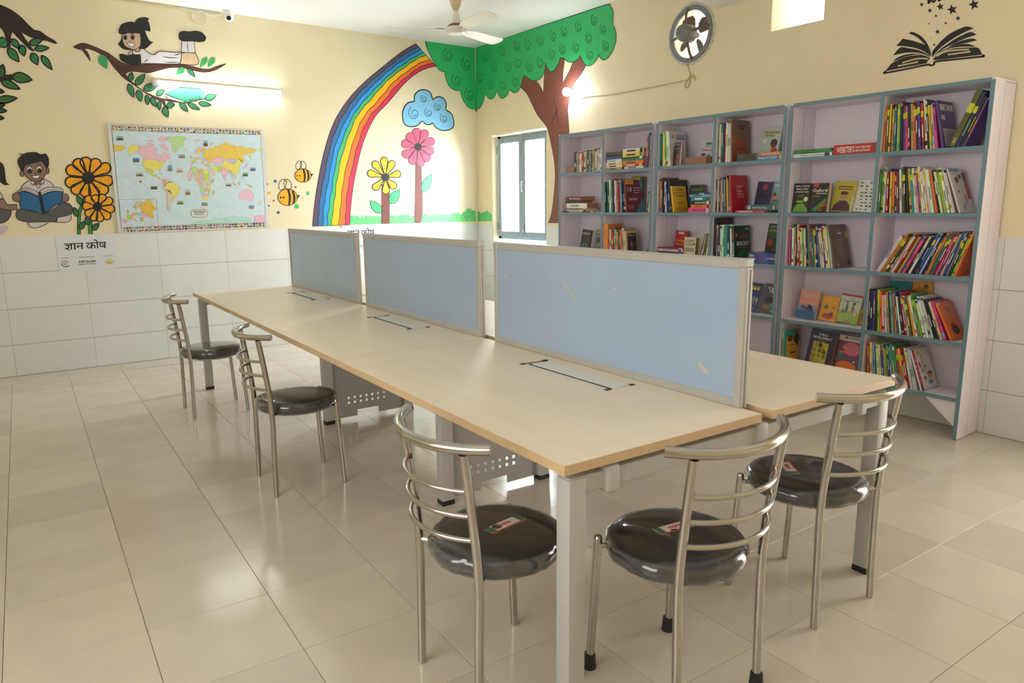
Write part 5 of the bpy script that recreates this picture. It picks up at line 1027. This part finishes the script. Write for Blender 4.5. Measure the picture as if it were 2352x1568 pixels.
C = Cell(2, 1, 1); e = C.row(.010, ['green', 'lime', 'white', 'red', 'blue', 'yellow', 'orange', 'navy', 'maroon', 'white', 'olive', 'black', 'dark green', 'yellow', 'teal', 'white', 'pale pink', 'pink', 'cream', 'white', 'cream', 'white', 'white', 'orange', 'black', 'cream', 'lime', 'white', 'white', 'cream'], (.009, .0155), (.235, .275), 0.5, 17, seed=31, stick=.42, end=.455)
C.upright(C.after(e, 20), .012, .008, .19, .262, 20, (214, 208, 202), 'white magazine with red and brown picture at row end, second shelf of near bookcase', hard=False, front=[('r', 0, .93, .6, 1, (110, 160, 190)), ('r', .80, .30, 1, .75, (196, 44, 50)), ('r', .78, .75, 1, .92, (104, 70, 52)), ('e', .35, .74, .13, .075, (150, 96, 66)), ('e', .38, .76, .10, .04, (70, 44, 34)), ('e', .60, .82, .1, .05, (120, 76, 52)), T('3', .62, .36, .16, .11, (186, 50, 60)), ('e', .30, .48, .07, .035, (90, 150, 70)), T('Smart', .55, .2, .5, .07, (80, 80, 96), .5)])
C = Cell(2, 1, 2); e = C.row(.028, ['white', 'cream', 'orange', 'olive', 'brown', 'tan', 'white', 'red', 'yellow', 'purple', 'pink', 'black', 'white', 'navy', 'black', 'blue', 'white', 'navy', 'olive', 'orange', 'teal', 'maroon', 'pink', 'brown', 'pale pink', 'blue', 'grey', 'dark green', 'lime', 'orange'], (.0095, .0155), (.235, .268), -30, -17, seed=41, stick=.4, end=.486)
C = Cell(2, 1, 3)
C.face(.16, .236, .010, .14, .300, PAL['teal'], 'tall teal book standing behind the left row end, fourth shelf', back=1, front=[])
e = C.row(.010, ['black', 'navy', 'purple', 'black', 'lime', 'orange', 'pale pink', 'white', 'tan', 'black', 'light blue', 'orange', 'blue', 'white', 'navy', 'red', 'cream', 'olive', 'yellow', 'white', 'green', 'lime', 'white', 'white', 'cream', 'white', 'black', 'dark green', 'pale pink', 'pink'], (.009, .0145), (.225, .268), 1.5, 23, seed=51, stick=.12, dr=(.008, .018), end=.478)
C.upright(C.after(e, 27), .012, .010, .18, .235, 27, PAL['orange'], 'orange book leaning at the row end with face picture, fourth shelf of near bookcase', hard=False, front=[('r', .25, .62, .78, .92, (226, 130, 90)), ('r', .35, .72, .7, .86, (232, 220, 210)), ('e', .55, .25, .25, .12, (90, 56, 44)), ('e', .5, .38, .16, .07, (186, 70, 40)), ('r', 0, .93, .15, 1, (220, 214, 206))])
C.face(.32, .246, .006, .13, .300, (222, 160, 60), 'orange picture book sticking up behind the row, fourth shelf of near bookcase', back=1, tilt=-5, front=[('e', .4, .8, .25, .1, (196, 120, 40)), ('e', .7, .9, .1, .05, (120, 80, 40))])
C = Cell(2, 1, 4); e = C.row(.030, ['orange', 'green', 'cream', 'light blue', 'lime', 'white', 'white', 'purple', 'grey', 'lime', 'blue', 'teal', 'grey', 'teal', 'green', 'pink', 'yellow', 'red', 'red', 'white', 'cream', 'white'], (.010, .0155), (.225, .260), 5, 16, seed=61, stick=.35, end=.345)
C.upright(C.after(e, 20), .006, .010, .20, .250, 20, (218, 214, 214), 'white activity book with pink band and cartoon child at row end, bottom shelf', hard=False, front=[('r', 0, .14, .14, 1, (206, 50, 120)), ('r', 0, 0, .14, .14, (96, 90, 60)), T('Activity', .45, .62, .5, .10, (110, 96, 70), -PI / 2), T('1', .27, .62, .13, .09, (190, 50, 100), -PI / 2)] + [('e', .07, .24 + .12 * k, .045, .028, (226, 222, 222)) for k in range(5)] + [('e', .72, .30, .13, .07, (206, 160, 130)), ('e', .74, .37, .15, .05, (84, 56, 44)), ('e', .66, .16, .13, .05, (90, 140, 150)), ('e', .40, .28, .09, .05, (176, 110, 80)), ('r', .22, .86, .42, .97, (206, 206, 50)), ('e', .55, .55, .06, .03, (90, 110, 170)), ('r', .30, .42, .36, .54, (90, 140, 90))])
# ---- near bookcase, left half
C = Cell(2, 0, 0)
C.stack(.012, .010, [('white', .022, .275, 0, 'Children Encyclopedia'), ('green', .014, .270, .0, ''), ('green', .013, .262, .004, '')], 'left stack', 3)
C.flat(.296, .018, 0, .062, .17, .262, PAL['red'], 'thick red dictionary lying flat with white spine lettering, top shelf of near bookcase', yaw=1.5, spine=[T('WEBSTER\'S', .5, .30, .44, .62, WHT, PI / 2), T('NEW DICTIONARY', .66, .72, .36, .22, WHT, PI / 2), T('AND THESAURUS', .34, .72, .36, .22, WHT, PI / 2)], pages=page_m)
C = Cell(2, 0, 1)
C.face(.012, .075, .035, .125, .192, (44, 44, 44), 'black and green paperback with white title at the left end, second shelf of near bookcase', back=6, pages=paget_m, front=[T('Not a Penny', .5, .90, .8, .075, WHT), T('More, Not', .5, .80, .66, .075, WHT), T('a Penny Less', .5, .70, .8, .075, WHT), ('p', [(.04, 0), (.96, 0), (.9, .12), (.66, .30), (.34, .30), (.1, .12)], (112, 160, 66)), ('r', .24, .34, .66, .40, (150, 190, 60)), ('e', .78, .45, .13, .085, (206, 206, 150)), ('e', .45, .55, .2, .06, (70, 96, 60)), T('JEFFREY', .5, .20, .6, .07, (150, 196, 110)), T('ARCHER', .5, .10, .7, .08, (150, 196, 110))])
C.face(.190, .080, .045, .120, .188, (38, 40, 40), 'thick black dictionary with red and green streak, second shelf of near bookcase', back=6, pages=page_m, front=[('r', .1, .86, .42, .98, (190, 50, 44)), T('Oxford', .5, .75, .86, .11, WHT), T('Dictionary', .62, .64, .6, .06, WHT), ('p', [(.1, .05), (.9, .5), (.95, .38), (.4, .03)], (50, 130, 70)), ('p', [(.45, .05), (.95, .36), (.95, .22), (.7, .04)], (180, 60, 40)), ('e', .68, .20, .17, .10, (216, 176, 50)), ('r', .14, .54, .5, .56, (190, 150, 60))])
C.face(.318, .105, .012, .148, .198, (186, 172, 66), 'olive-yellow book with a portrait on the cover, second shelf of near bookcase', back=10, tilt=4, front=[('r', .16, .80, .84, .83, (60, 56, 50)), ('r', .16, .72, .84, .755, (150, 60, 50)), ('p', [(.05, .02), (.9, .02), (.84, .22), (.66, .36), (.36, .36), (.14, .20)], (84, 56, 76)), ('e', .5, .50, .17, .13, (182, 140, 104)), ('e', .5, .60, .18, .06, (74, 60, 56)), ('r', .9, .02, .98, .5, (206, 196, 150))], hard=False)
C.face(.474, .115, .010, .128, .200, (216, 212, 200), 'white book with black line drawings, second shelf of near bookcase', back=10, tilt=3, hard=False, front=[('e', .2 + .09 * ((k * 37) % 8), .08 + .105 * (k % 9), .05 + .02 * (k % 3), .022, [(70, 84, 76), (48, 52, 50), (110, 120, 110)][k % 3]) for k in range(24)])
C = Cell(2, 0, 2); e = C.row(.022, ['pink', 'green', 'white', 'yellow', 'maroon', 'white', 'red', 'cream', 'lime', 'white', 'black', 'teal', 'green', 'red', 'teal', 'yellow', 'navy', 'blue', 'orange', 'cream', 'white', 'purple', 'white', 'cream', 'white'], (.0085, .0125), (.255, .285), 2, 11, seed=71, stick=.12, end=.345)
C.upright(C.after(e, 14), .008, .010, .20, .288, 14, (110, 84, 72), 'brown magazine with white text leaning at the row end, third shelf of near bookcase', hard=False, front=[T('C', .52, .86, .1, .05, WHT), ('r', .42, .78, .65, .81, WHT), ('r', .9, .68, 1, .84, (206, 206, 40)), ('r', .78, .05, .95, .2, (60, 50, 46)), T('W', .2, .08, .14, .04, WHT)] + [('r', .25, .30 + .035 * k, .25 + .5 * (.8 + .2 * math.sin(k * 2)), .312 + .035 * k, (160, 136, 122)) for k in range(11)])
C = Cell(2, 0, 3)
C.face(.125, .110, .020, .140, .200, (216, 160, 140), 'pink and blue book with a meditating hand, fourth shelf of near bookcase', back=12, tilt=3, front=[('r', 0, 0, 1, .28, (60, 110, 160)), ('r', 0, .28, 1, .48, (150, 146, 176)), ('r', 0, .60, 1, .70, (232, 140, 120)), ('p', [(.1, .36), (.4, .30), (.75, .26), (.86, .32), (.7, .46), (.55, .52), (.5, .38), (.2, .44)], (120, 70, 76)), T('The Voice of', .55, .92, .66, .04, (206, 110, 90)), ('r', .5, .1, .7, .15, (206, 70, 66))])
C.face(.290, .125, .012, .122, .170, (230, 160, 44), 'orange storybook with picnic scene, fourth shelf of near bookcase', back=12, tilt=3, hard=False, front=[T('HANSEL', .45, .86, .7, .06, (236, 190, 110)), T('AND GRETEL', .5, .76, .7, .05, (236, 190, 110)), ('e', .5, .2, .34, .13, (206, 80, 60)), ('e', .4, .22, .16, .07, (226, 206, 170)), ('e', .3, .55, .12, .10, (90, 130, 80)), ('e', .74, .56, .1, .06, (216, 110, 60)), ('e', .7, .3, .1, .1, (90, 120, 150))])
C.face(.420, .130, .015, .142, .192, (160, 186, 96), 'green storybook with two cartoon girls and pink band, fourth shelf of near bookcase', back=12, tilt=4, hard=False, front=[('r', 0, .93, 1, 1, (196, 60, 90)), ('r', 0, .42, 1, .93, (196, 206, 180)), T('The', .5, .86, .16, .045, (70, 76, 84)), T('Babysitting Wars', .5, .77, .84, .06, (60, 66, 76)), ('e', .36, .50, .07, .16, (90, 120, 150)), ('e', .36, .68, .06, .05, (226, 196, 160)), ('e', .66, .50, .08, .15, (216, 130, 140)), ('e', .66, .68, .06, .05, (216, 186, 160)), ('e', .70, .70, .07, .035, (70, 50, 44)), ('e', .34, .72, .07, .03, (176, 100, 50)), ('r', .35, .03, .65, .06, (206, 60, 60)), ('e', .8, .35, .07, .08, (232, 190, 180)), ('e', .22, .4, .05, .09, (150, 90, 60))])
C.face(.560, .150, .012, .088, .178, (222, 176, 40), 'yellow and black book with a girl, half hidden at the divider, fourth shelf', back=12, tilt=4, hard=False, front=[('e', .5, .78, .4, .14, (50, 46, 40)), T('MA', .4, .62, .5, .13, (206, 80, 40)), ('e', .45, .28, .2, .16, (150, 100, 66)), ('e', .45, .38, .2, .08, (50, 40, 36)), ('e', .45, .08, .3, .08, (216, 150, 40))])
C = Cell(2, 0, 4)
C.upright(.012, .02, .012, .17, .235, 1.5, PAL['cream'], 'slim cream book at the left end of the bottom shelf, near bookcase', spine=[('r', .3, .3, .7, .8, (60, 60, 60))], hard=False)
C.upright(.026, .015, .014, .17, .245, 1.5, (54, 160, 150), 'teal and orange schoolbook with leaves on the cover, bottom shelf of near bookcase', hard=False, front=[('r', .1, .02, 1, .80, (232, 170, 60)), ('e', .35, .74, .2, .09, (50, 84, 50)), ('e', .8, .72, .22, .12, (60, 90, 50)), ('e', .85, .58, .1, .06, (70, 100, 56)), ('r', .6, .88, .95, .95, (190, 50, 60)), ('r', .38, .28, .74, .34, (80, 120, 170)), ('r', .35, .52, .6, .56, (190, 80, 90)), ('e', .2, .1, .06, .05, (190, 60, 50)), ('e', .32, .1, .06, .05, (190, 60, 50)), T('7', .85, .22, .08, .06, (180, 60, 70))])
C.face(.225, .090, .042, .185, .260, (52, 40, 72), 'thick dark purple book with yellow picture grid, bottom shelf of near bookcase', back=10, tilt=4, pages=paget_m, front=[T('CHILD', .5, .88, .34, .06, WHT), T('DEVELOPMENT', .5, .79, .74, .06, WHT), T('Third Edition', .5, .715, .3, .03, (80, 160, 90)), ('r', .18, .08, .78, .68, (206, 180, 60))] + [('r', .20 + .19 * i, .10 + .145 * j, .36 + .19 * i, .225 + .145 * j, (190, 204, 110) if (i + j) % 2 else (206, 206, 130)) for i in range(3) for j in range(4)])
C.face(.425, .100, .014, .165, .245, (120, 82, 110), 'purple and pink worksheet book with two cartoon children, bottom shelf of near bookcase', back=8, tilt=3, hard=False, front=[('r', 0, .86, 1, 1, (216, 206, 206)), ('e', .60, .66, .40, .18, (216, 110, 120)), T('PULLOUT', .64, .72, .42, .05, WHT), T('WORKSHEETS', .62, .64, .62, .05, WHT), ('e', .48, .18, .42, .14, (226, 120, 60)), ('e', .2, .56, .10, .06, (196, 140, 100)), ('e', .2, .60, .11, .04, (60, 46, 44)), ('e', .2, .44, .08, .09, (60, 140, 96)), ('e', .76, .08, .12, .07, (200, 150, 110)), ('r', .25, .93, .34, .97, (190, 50, 50)), ('r', .38, .935, .85, .96, (130, 120, 124)), ('e', .78, .33, .04, .03, (220, 216, 220))])

# ---- middle bookcase
C = Cell(1, 0, 0); e = C.row(.010, ['teal', 'yellow', 'cream', 'lime', 'white', 'white'], (.010, .015), (.255, .275), 1, 5, seed=81, stick=.1)
C.upright(C.after(e, 6), .010, .012, .19, .268, 6, (206, 204, 206), 'white school maths book with purple heading, top shelf of middle bookcase', hard=False, front=[('r', .42, .78, .95, .84, (150, 120, 170)), ('r', .42, .86, .95, .92, (130, 180, 150)), ('e', .22, .86, .1, .06, (190, 160, 90)), ('r', .6, .1, .8, .2, (200, 150, 160))])
C.face(.165, .050, .014, .115, .175, (44, 38, 38), 'small black book with a red glowing spot, top shelf of middle bookcase', back=3, yaw=-22, hard=False, front=[T('BLACK', .45, .92, .8, .06, (196, 190, 180)), ('r', .2, .72, .85, .75, (150, 140, 130)), ('e', .7, .38, .16, .10, (190, 50, 30)), ('e', .72, .38, .06, .04, (236, 190, 120)), ('e', .35, .2, .3, .1, (110, 40, 30))])
C.flat(.270, .010, 0, .055, .16, .215, (150, 96, 84), 'thick old reddish-brown book lying flat, top shelf of middle bookcase', yaw=-3, pages=paget_m)
C.face(.375, .185, .010, .140, .185, (214, 216, 220), 'white puzzle book with green, black and red title, top shelf of middle bookcase', back=9, tilt=6, hard=False, front=[('e', .52, .86, .25, .06, (60, 140, 60)), T('Word', .55, .74, .5, .09, BLK), T('Search', .5, .60, .8, .10, (190, 50, 60)), ('e', .3, .34, .14, .10, (196, 150, 120)), ('e', .3, .40, .15, .05, (70, 50, 44)), ('e', .28, .15, .2, .1, (90, 160, 190)), ('r', .55, .34, .8, .42, (100, 160, 210)), ('r', .5, .2, .85, .26, (216, 190, 70)), ('r', .55, .05, .85, .14, (206, 110, 130))])
C.upright(.524, .06, .010, .13, .125, -9, PAL['blue'], 'small blue book at the right edge, top shelf left half of middle bookcase', hard=False)
C = Cell(1, 0, 1); e = C.row(.010, ['brown', 'tan', 'brown', 'black', 'pale pink', 'blue', 'navy', 'black'], (.011, .018), (.235, .275), 1, 7, seed=91, stick=.0)
C.upright(C.after(e, 10), .010, .016, .165, .208, 10, (226, 176, 50), 'yellow essay book with black title leaning, second shelf of middle bookcase', front=[T('ICSE', .5, .86, .5, .09, BLK), T('Model English', .5, .73, .74, .055, BLK), T('Essays', .52, .62, .6, .09, BLK), ('e', .55, .12, .4, .1, (216, 140, 50)), ('r', .3, .36, .75, .38, (140, 100, 40)), ('r', .3, .30, .7, .32, (140, 100, 40))])
C.face(.30, .205, .014, .15, .215, (60, 84, 76), 'dark green book standing at the back, second shelf left half, middle bookcase', back=3, front=[('r', .1, .78, .9, .88, (110, 120, 90)), ('e', .4, .4, .3, .2, (96, 100, 60))])
C.stack(.335, .012, [('pink', .036, .215, -.02, 'Rigmarole'), ('orange', .024, .19, .01, ''), ('black', .028, .18, .01, 'INSIDE MEN'), ('teal', .030, .175, .01, ''), ('light blue', .018, .20, -.01, ''), ('navy', .012, .12, .06, '')], 'stack of six', 4)
C = Cell(1, 0, 2)
z = C.stack(.014, .014, [('orange', .030, .27, .01, ''), ('black', .018, .27, 0, ''), ('pale pink', .018, .27, 0, ''), ('dark red', .012, .27, 0, '')], 'stack of four', 8)
C.face(.170, .185, .030, .120, .205, (186, 44, 46), 'red word-building paperback with yellow title, third shelf of middle bookcase', back=6, tilt=3, pages=paget_m, front=[T('Word Power', .5, .60, .8, .09, YLW), T('Made Easy', .52, .46, .74, .09, YLW), ('r', .25, .86, .75, .95, (216, 206, 190))])
C.face(.320, .065, .040, .115, .165, (206, 196, 166), 'thick cream thriller paperback with brown page edges, third shelf of middle bookcase', back=4, pages=paget_m, front=[T('ROBERT', .5, .82, .8, .12, (90, 84, 76)), T('LUDLUM', .5, .66, .84, .15, (70, 66, 62)), ('r', .1, .3, .9, .5, (150, 140, 120))])
C.row(.432, ['tan', 'white', 'dark red', 'lime', 'white'], (.010, .014), (.185, .215), -16, -9, seed=101, stick=0, start=7, end=.508)
C = Cell(1, 1, 0); e = C.row(.010, ['grey', 'cream', 'teal', 'navy', 'orange', 'white', 'cream', 'white'], (.011, .016), (.265, .292), 1, 2.5, seed=111, stick=0)
C.upright(C.after(e, 3), .008, .014, .20, .300, 3, (120, 92, 74), 'tall brown guidebook with a lit monument on its cover, top shelf of middle bookcase', front=[('r', .3, .85, .8, .88, (70, 56, 50)), ('r', .35, .79, .7, .82, (70, 56, 50)), ('p', [(.05, .2), (.05, .62), (.14, .78), (.22, .62), (.3, .55), (.6, .52), (.9, .4), (.95, .2)], (160, 84, 54)), ('r', .0, .0, 1, .2, (130, 70, 56)), ('r', .1, .3, .8, .36, (196, 120, 80))])
C.flat(.185, .014, 0, .052, .14, .168, (66, 68, 66), 'thick plain black book lying flat, top shelf of middle bookcase', yaw=-3)
C.flat(.362, .012, 0, .028, .13, .190, (60, 120, 180), 'lower blue flat book with white English lettering, top shelf of middle bookcase', yaw=2, spine=[T('ENGLISH IS EASY', .5, .45, .78, .6, WHT, PI / 2), ('r', 0, .9, 1, .99, (216, 190, 60))])
C.flat(.372, .016, .0290, .022, .13, .175, (216, 130, 100), 'upper orange flat book on the blue one, top shelf of middle bookcase', yaw=1, spine=[T('ENGLISH', .5, .5, .7, .5, (226, 206, 190), PI / 2)], pages=page_m)
C.face(.355, .180, .014, .165, .232, (190, 200, 196), 'pale blue storybook with a dark-haired girl, top shelf of middle bookcase', back=8, tilt=4, front=[('e', .72, .52, .17, .13, (84, 52, 40)), ('e', .68, .44, .12, .08, (206, 160, 120)), ('e', .78, .28, .16, .12, (180, 80, 60)), ('r', .15, .80, .9, .88, (170, 150, 90)), ('r', .2, .72, .7, .77, (170, 150, 90)), ('e', .25, .58, .09, .06, (220, 222, 216)), ('e', .45, .16, .3, .08, (150, 160, 90))])
C.upright(.526, .10, .012, .13, .150, -12, PAL['teal'], 'small green and blue book leaning at the right edge, top shelf of middle bookcase', hard=False)
C = Cell(1, 1, 1); e = C.row(.008, ['brown', 'cream', 'olive', 'tan', 'pale pink', 'blue', 'grey', 'black', 'yellow', 'teal'], (.009, .014), (.235, .270), .5, 5, seed=121, stick=0)
C.upright(C.after(e, 6), .008, .018, .19, .270, 6, (178, 36, 46), 'large red grammar book with small white title, second shelf of middle bookcase', front=[T('English', .5, .56, .34, .045, WHT), T('Grammar &', .52, .49, .40, .045, WHT), T('Composition', .55, .42, .46, .045, WHT), ('r', .3, .70, .75, .715, (226, 190, 180)), ('r', .3, .66, .6, .675, (226, 190, 180)), ('r', .3, .60, .55, .615, YLW), ('r', .8, .08, .95, .16, (216, 190, 120))])
C.flat(.200, .012, 0, .016, .15, .240, (196, 56, 60), 'thin red book lying flat under the teal one, second shelf of middle bookcase', yaw=1, spine=[('r', .3, .1, .7, .6, (232, 200, 180))])
C.flat(.285, .018, .0165, .040, .14, .250, (66, 96, 106), 'thick teal textbook lying flat on the thin red one, second shelf of middle bookcase', yaw=-1, spine=[T('Social Psychology', .55, .45, .5, .42, (214, 216, 206), PI / 2), ('r', .2, .88, .8, .94, (190, 196, 190)), ('r', .2, .06, .8, .14, (190, 196, 190))])
C.face(.345, .175, .012, .130, .215, (52, 50, 92), 'navy book with a red circle and black horses, second shelf of middle bookcase', back=8, tilt=4, hard=False, front=[('e', .55, .82, .15, .10, (196, 50, 54)), ('e', .4, .55, .2, .08, (36, 34, 40)), ('e', .7, .5, .18, .08, (50, 44, 44)), ('r', 0, .0, 1, .24, (44, 42, 36)), ('r', .2, .08, .8, .18, (206, 176, 60))])
C.face(.460, .190, .012, .115, .215, (140, 178, 196), 'light blue book with figures, second shelf right edge of middle bookcase', back=8, tilt=3, hard=False, front=[('r', .2, .84, .85, .9, (206, 210, 210)), ('e', .45, .48, .26, .14, (190, 150, 140)), ('e', .55, .3, .3, .1, (110, 150, 140)), ('e', .4, .58, .1, .06, (70, 60, 60)), ('e', .6, .15, .25, .07, (100, 140, 170))])
C = Cell(1, 1, 2)
C.upright(.008, .02, .018, .20, .320, 0, (34, 32, 36), 'tall black book with red lettering at left end, third shelf of middle bookcase', spine=[T('Reference', .5, .55, .5, .6, (150, 50, 50), PI / 2)], front=[T('Ref', .5, .88, .3, .06, (150, 50, 50))])
e = C.row(.032, ['grey', 'black', 'white', 'white', 'green', 'teal', 'navy', 'white'], (.014, .020), (.255, .280), 1.5, 3.5, seed=131, stick=0, start=2)
C.upright(C.after(e, 5), .010, .022, .19, .262, 5, (32, 52, 42), 'dark green biology book with white title and red letters, third shelf of middle bookcase', spine=[T('BIOLOGY', .5, .35, .4, .6, WHT, PI / 2), ('r', .25, .62, .75, .9, (176, 60, 50))], front=[T('X', .14, .74, .16, .12, (216, 120, 60)), T('amidea', .58, .70, .56, .08, (170, 50, 50)), T('BIOLOGY', .52, .50, .74, .12, WHT), ('r', .2, .38, .8, .40, (90, 130, 70)), ('e', .6, .2, .4, .12, (40, 90, 50)), ('r', .7, .88, .92, .92, (150, 156, 150))])
C.flat(.328, .014, 0.0015, .074, .17, .214, (48, 66, 130), 'thick blue English dictionary lying flat, third shelf right half of middle bookcase', spine=[T('Oxford', .62, .13, .20, .30, WHT, PI / 2 * 2), T('English', .30, .13, .20, .26, WHT, PI / 2 * 2), ('p', [(0, .35), (1, .5), (1, .62), (0, .5)], (110, 66, 130)), ('p', [(0, .5), (1, .62), (1, .8), (0, .7)], (70, 90, 170)), T('OXFORD', .5, .88, .16, .4, WHT, PI)])
C.face(.455, .205, .014, .165, .270, (48, 84, 66), 'green and brown astrology book with planets, third shelf right edge of middle bookcase', back=7, tilt=3, hard=False, front=[('r', 0, 0, 1, .62, (60, 48, 44)), T('KNOW ABOUT', .5, .92, .8, .05, (206, 206, 190)), T('ASTROLOGY', .5, .82, .86, .07, YLW), ('e', .2, .5, .16, .1, (196, 90, 50)), ('e', .7, .2, .14, .08, (70, 140, 140)), ('e', .6, .48, .03, .02, (216, 206, 160)), ('e', .8, .56, .025, .016, (216, 206, 160)), ('e', .45, .3, .02, .014, (216, 206, 160))])
C = Cell(1, 1, 3)
C.face(.295, .110, .020, .150, .215, (42, 48, 96), 'navy book with yellow Hindi title and dancing figures, fourth shelf of middle bookcase', back=10, tilt=4, front=[('r', .18, .86, .86, .875, YLW), ('e', .3, .79, .07, .05, YLW), ('r', .43, .74, .47, .86, YLW), ('e', .58, .79, .07, .05, YLW), ('r', .70, .74, .74, .86, YLW), ('e', .78, .80, .05, .045, YLW), ('r', .2, .1, .7, .13, (190, 196, 210))] + [('e', .2 + .15 * k, .42 + .03 * (k % 2), .06, .09, [(196, 70, 60), (216, 216, 210), (90, 150, 90), (90, 160, 200), (206, 140, 60)][k]) for k in range(5)] + [('r', .18 + .15 * k, .26, .21 + .15 * k, .36, (206, 170, 140)) for k in range(5)])
C.face(.462, .115, .014, .135, .215, (66, 64, 66), 'dark grey book with white Hindi title and rocks, fourth shelf of middle bookcase', back=10, tilt=4, hard=False, front=[('r', .15, .86, .8, .875, WHT), ('r', .3, .76, .9, .775, WHT), ('r', .35, .70, .4, .77, WHT), ('e', .55, .72, .08, .04, WHT), ('r', .72, .69, .77, .77, WHT), ('r', .25, .80, .3, .87, WHT), ('e', .5, .82, .08, .035, WHT), ('e', .4, .45, .3, .12, (44, 42, 44)), ('e', .7, .3, .25, .1, (110, 130, 140)), ('e', .3, .2, .25, .08, (140, 100, 70)), ('e', .6, .55, .2, .08, (120, 90, 70)), ('e', .75, .1, .2, .05, (150, 160, 166))])

# ---- far bookcase
C = Cell(0, 0, 0)
C.flat(.070, .03, 0, .060, .13, .100, (150, 108, 74), 'small thick brown book lying flat at the left, top shelf of far bookcase', pages=paget_m)
C.row(.180, ['black', 'grey', 'tan', 'white', 'red', 'cream', 'tan', 'black', 'grey', 'black', 'tan', 'cream', 'white', 'white', 'cream'], (.022, .031), (.170, .205), 0, .5, seed=141, stick=0, start=2, wr=(.105, .12), pages=paget_m, end=.560)
C = Cell(0, 0, 1)
C.stack(.070, .012, [('black', .012, .47, -.05, ''), ('cream', .014, .30, 0, ''), ('dark red', .010, .30, 0, ''), ('white', .046, .30, 0, ''), ('black', .024, .24, -.01, ''), ('maroon', .036, .25, 0, 'The Shadow')], 'wide stack', 9)
C = Cell(0, 0, 2)
C.stack(.200, .008, [('maroon', .018, .24, 0, ''), ('teal', .016, .20, .01, '')], 'low stack', 2)
C.face(.245, .135, .024, .120, .190, (46, 44, 46), 'black thriller paperback with cream title, third shelf of far bookcase', back=7, tilt=5, pages=paget_m, front=[T('FORSYTH', .5, .80, .8, .12, (206, 196, 160)), ('e', .5, .2, .35, .14, (90, 130, 170)), ('e', .5, .22, .2, .08, (196, 90, 60))])
C.face(.425, .150, .014, .110, .195, (120, 116, 110), 'grey illustrated book beside the black thriller, third shelf of far bookcase', back=6, tilt=4, hard=False, front=[('e', .4, .5, .25, .16, (70, 70, 72)), ('e', .6, .3, .2, .1, (176, 130, 80)), ('r', .2, .82, .8, .9, (190, 150, 90))])
C.upright(.529, .03, .016, .15, .250, -9, (70, 82, 98), 'dark blue-grey book leaning at the right edge, third shelf of far bookcase', hard=False)
C = Cell(0, 1, 0)
C.stack(.012, .014, [('tan', .020, .20, 0, ''), ('cream', .022, .20, 0, ''), ('cream', .018, .20, 0, ''), ('white', .028, .19, .005, ''), ('blue', .020, .19, .005, ''), ('black', .022, .19, .005, ''), ('brown', .020, .19, .0, '')], 'left stack', 12)
C.stack(.216, .012, [('white', .020, .23, .02, ''), ('red', .020, .25, 0, ''), ('orange', .024, .25, 0, ''), ('green', .016, .25, 0, ''), ('dark green', .018, .245, 0, ''), ('yellow', .032, .24, 0, ''), ('cream', .034, .24, .003, '')], 'right stack', 13)
C.row(.476, ['red', 'blue', 'teal', 'orange'], (.011, .016), (.24, .285), -5, -3, seed=151, stick=0, start=3, end=.538)
C = Cell(0, 1, 1); e = C.row(.016, ['dark green', 'teal', 'black', 'white', 'green', 'navy', 'red', 'white', 'tan', 'red', 'orange', 'light blue', 'blue', 'black', 'black'], (.013, .0185), (.245, .285), 2, 5, seed=161, stick=0)
C.upright(C.after(e, 6), .006, .016, .205, .275, 6, (120, 44, 54), 'large maroon and blue sample papers book, second shelf right half of far bookcase', front=[('r', .0, .86, .45, 1, (226, 160, 50)), T('CBSE', .22, .93, .26, .05, BLK), T('15', .22, .70, .24, .13, WHT), T('Sample', .62, .75, .38, .05, WHT), T('Question', .64, .68, .42, .05, WHT), T('Papers', .61, .61, .34, .05, WHT), T('BIOLOGY', .42, .40, .50, .07, WHT), ('p', [(.72, 1), (1, 1), (1, .55), (.9, .75)], (84, 150, 176)), ('p', [(.55, 0), (1, 0), (1, .5), (.85, .35), (.62, .1)], (60, 130, 160)), ('r', .74, .17, .97, .21, (216, 130, 60)), ('r', .1, .14, .45, .16, (196, 130, 130)), ('r', .1, .09, .4, .11, (196, 130, 130)), ('r', .1, .19, .4, .21, (196, 130, 130))])
C.face(.27, .225, .010, .16, .305, PAL['olive'], 'yellow and black book standing behind the maroon one, far bookcase', back=1, front=[('r', .0, .88, .7, .98, (216, 190, 60))])
C.row(.503, ['black', 'cream', 'white'], (.011, .014), (.19, .225), -6, -4, seed=171, stick=0, start=18, end=.54)
C = Cell(0, 1, 2)
C.upright(.014, .006, .056, .18, .255, 2, (226, 132, 46), 'very thick orange book at the left end, third shelf of far bookcase', spine=[T('dictionary', .6, .62, .4, .3, (120, 130, 40), PI / 2)])
e = C.row(.076, ['cream', 'red', 'purple', 'lime', 'tan', 'brown', 'orange', 'tan', 'cream'], (.018, .023), (.185, .235), 2, 4, seed=181, stick=0, start=2, wr=(.12, .15), pages=paget_m)
C.upright(C.after(e, 6), .006, .022, .13, .195, 6, (196, 172, 130), 'tan paperback with a black portrait at the row end, third shelf of far bookcase', pages=paget_m, front=[('r', .12, .08, .95, .92, (44, 40, 40)), ('e', .55, .45, .2, .2, (196, 166, 130)), ('e', .55, .18, .3, .1, (170, 150, 130)), ('r', .2, .8, .85, .88, (206, 190, 150))])
C.upright(.514, .03, .012, .15, .215, -11, (50, 86, 130), 'dark blue book leaning on the side panel, third shelf right half of far bookcase', hard=False, spine=[('r', .2, .2, .8, .5, (140, 150, 170))])
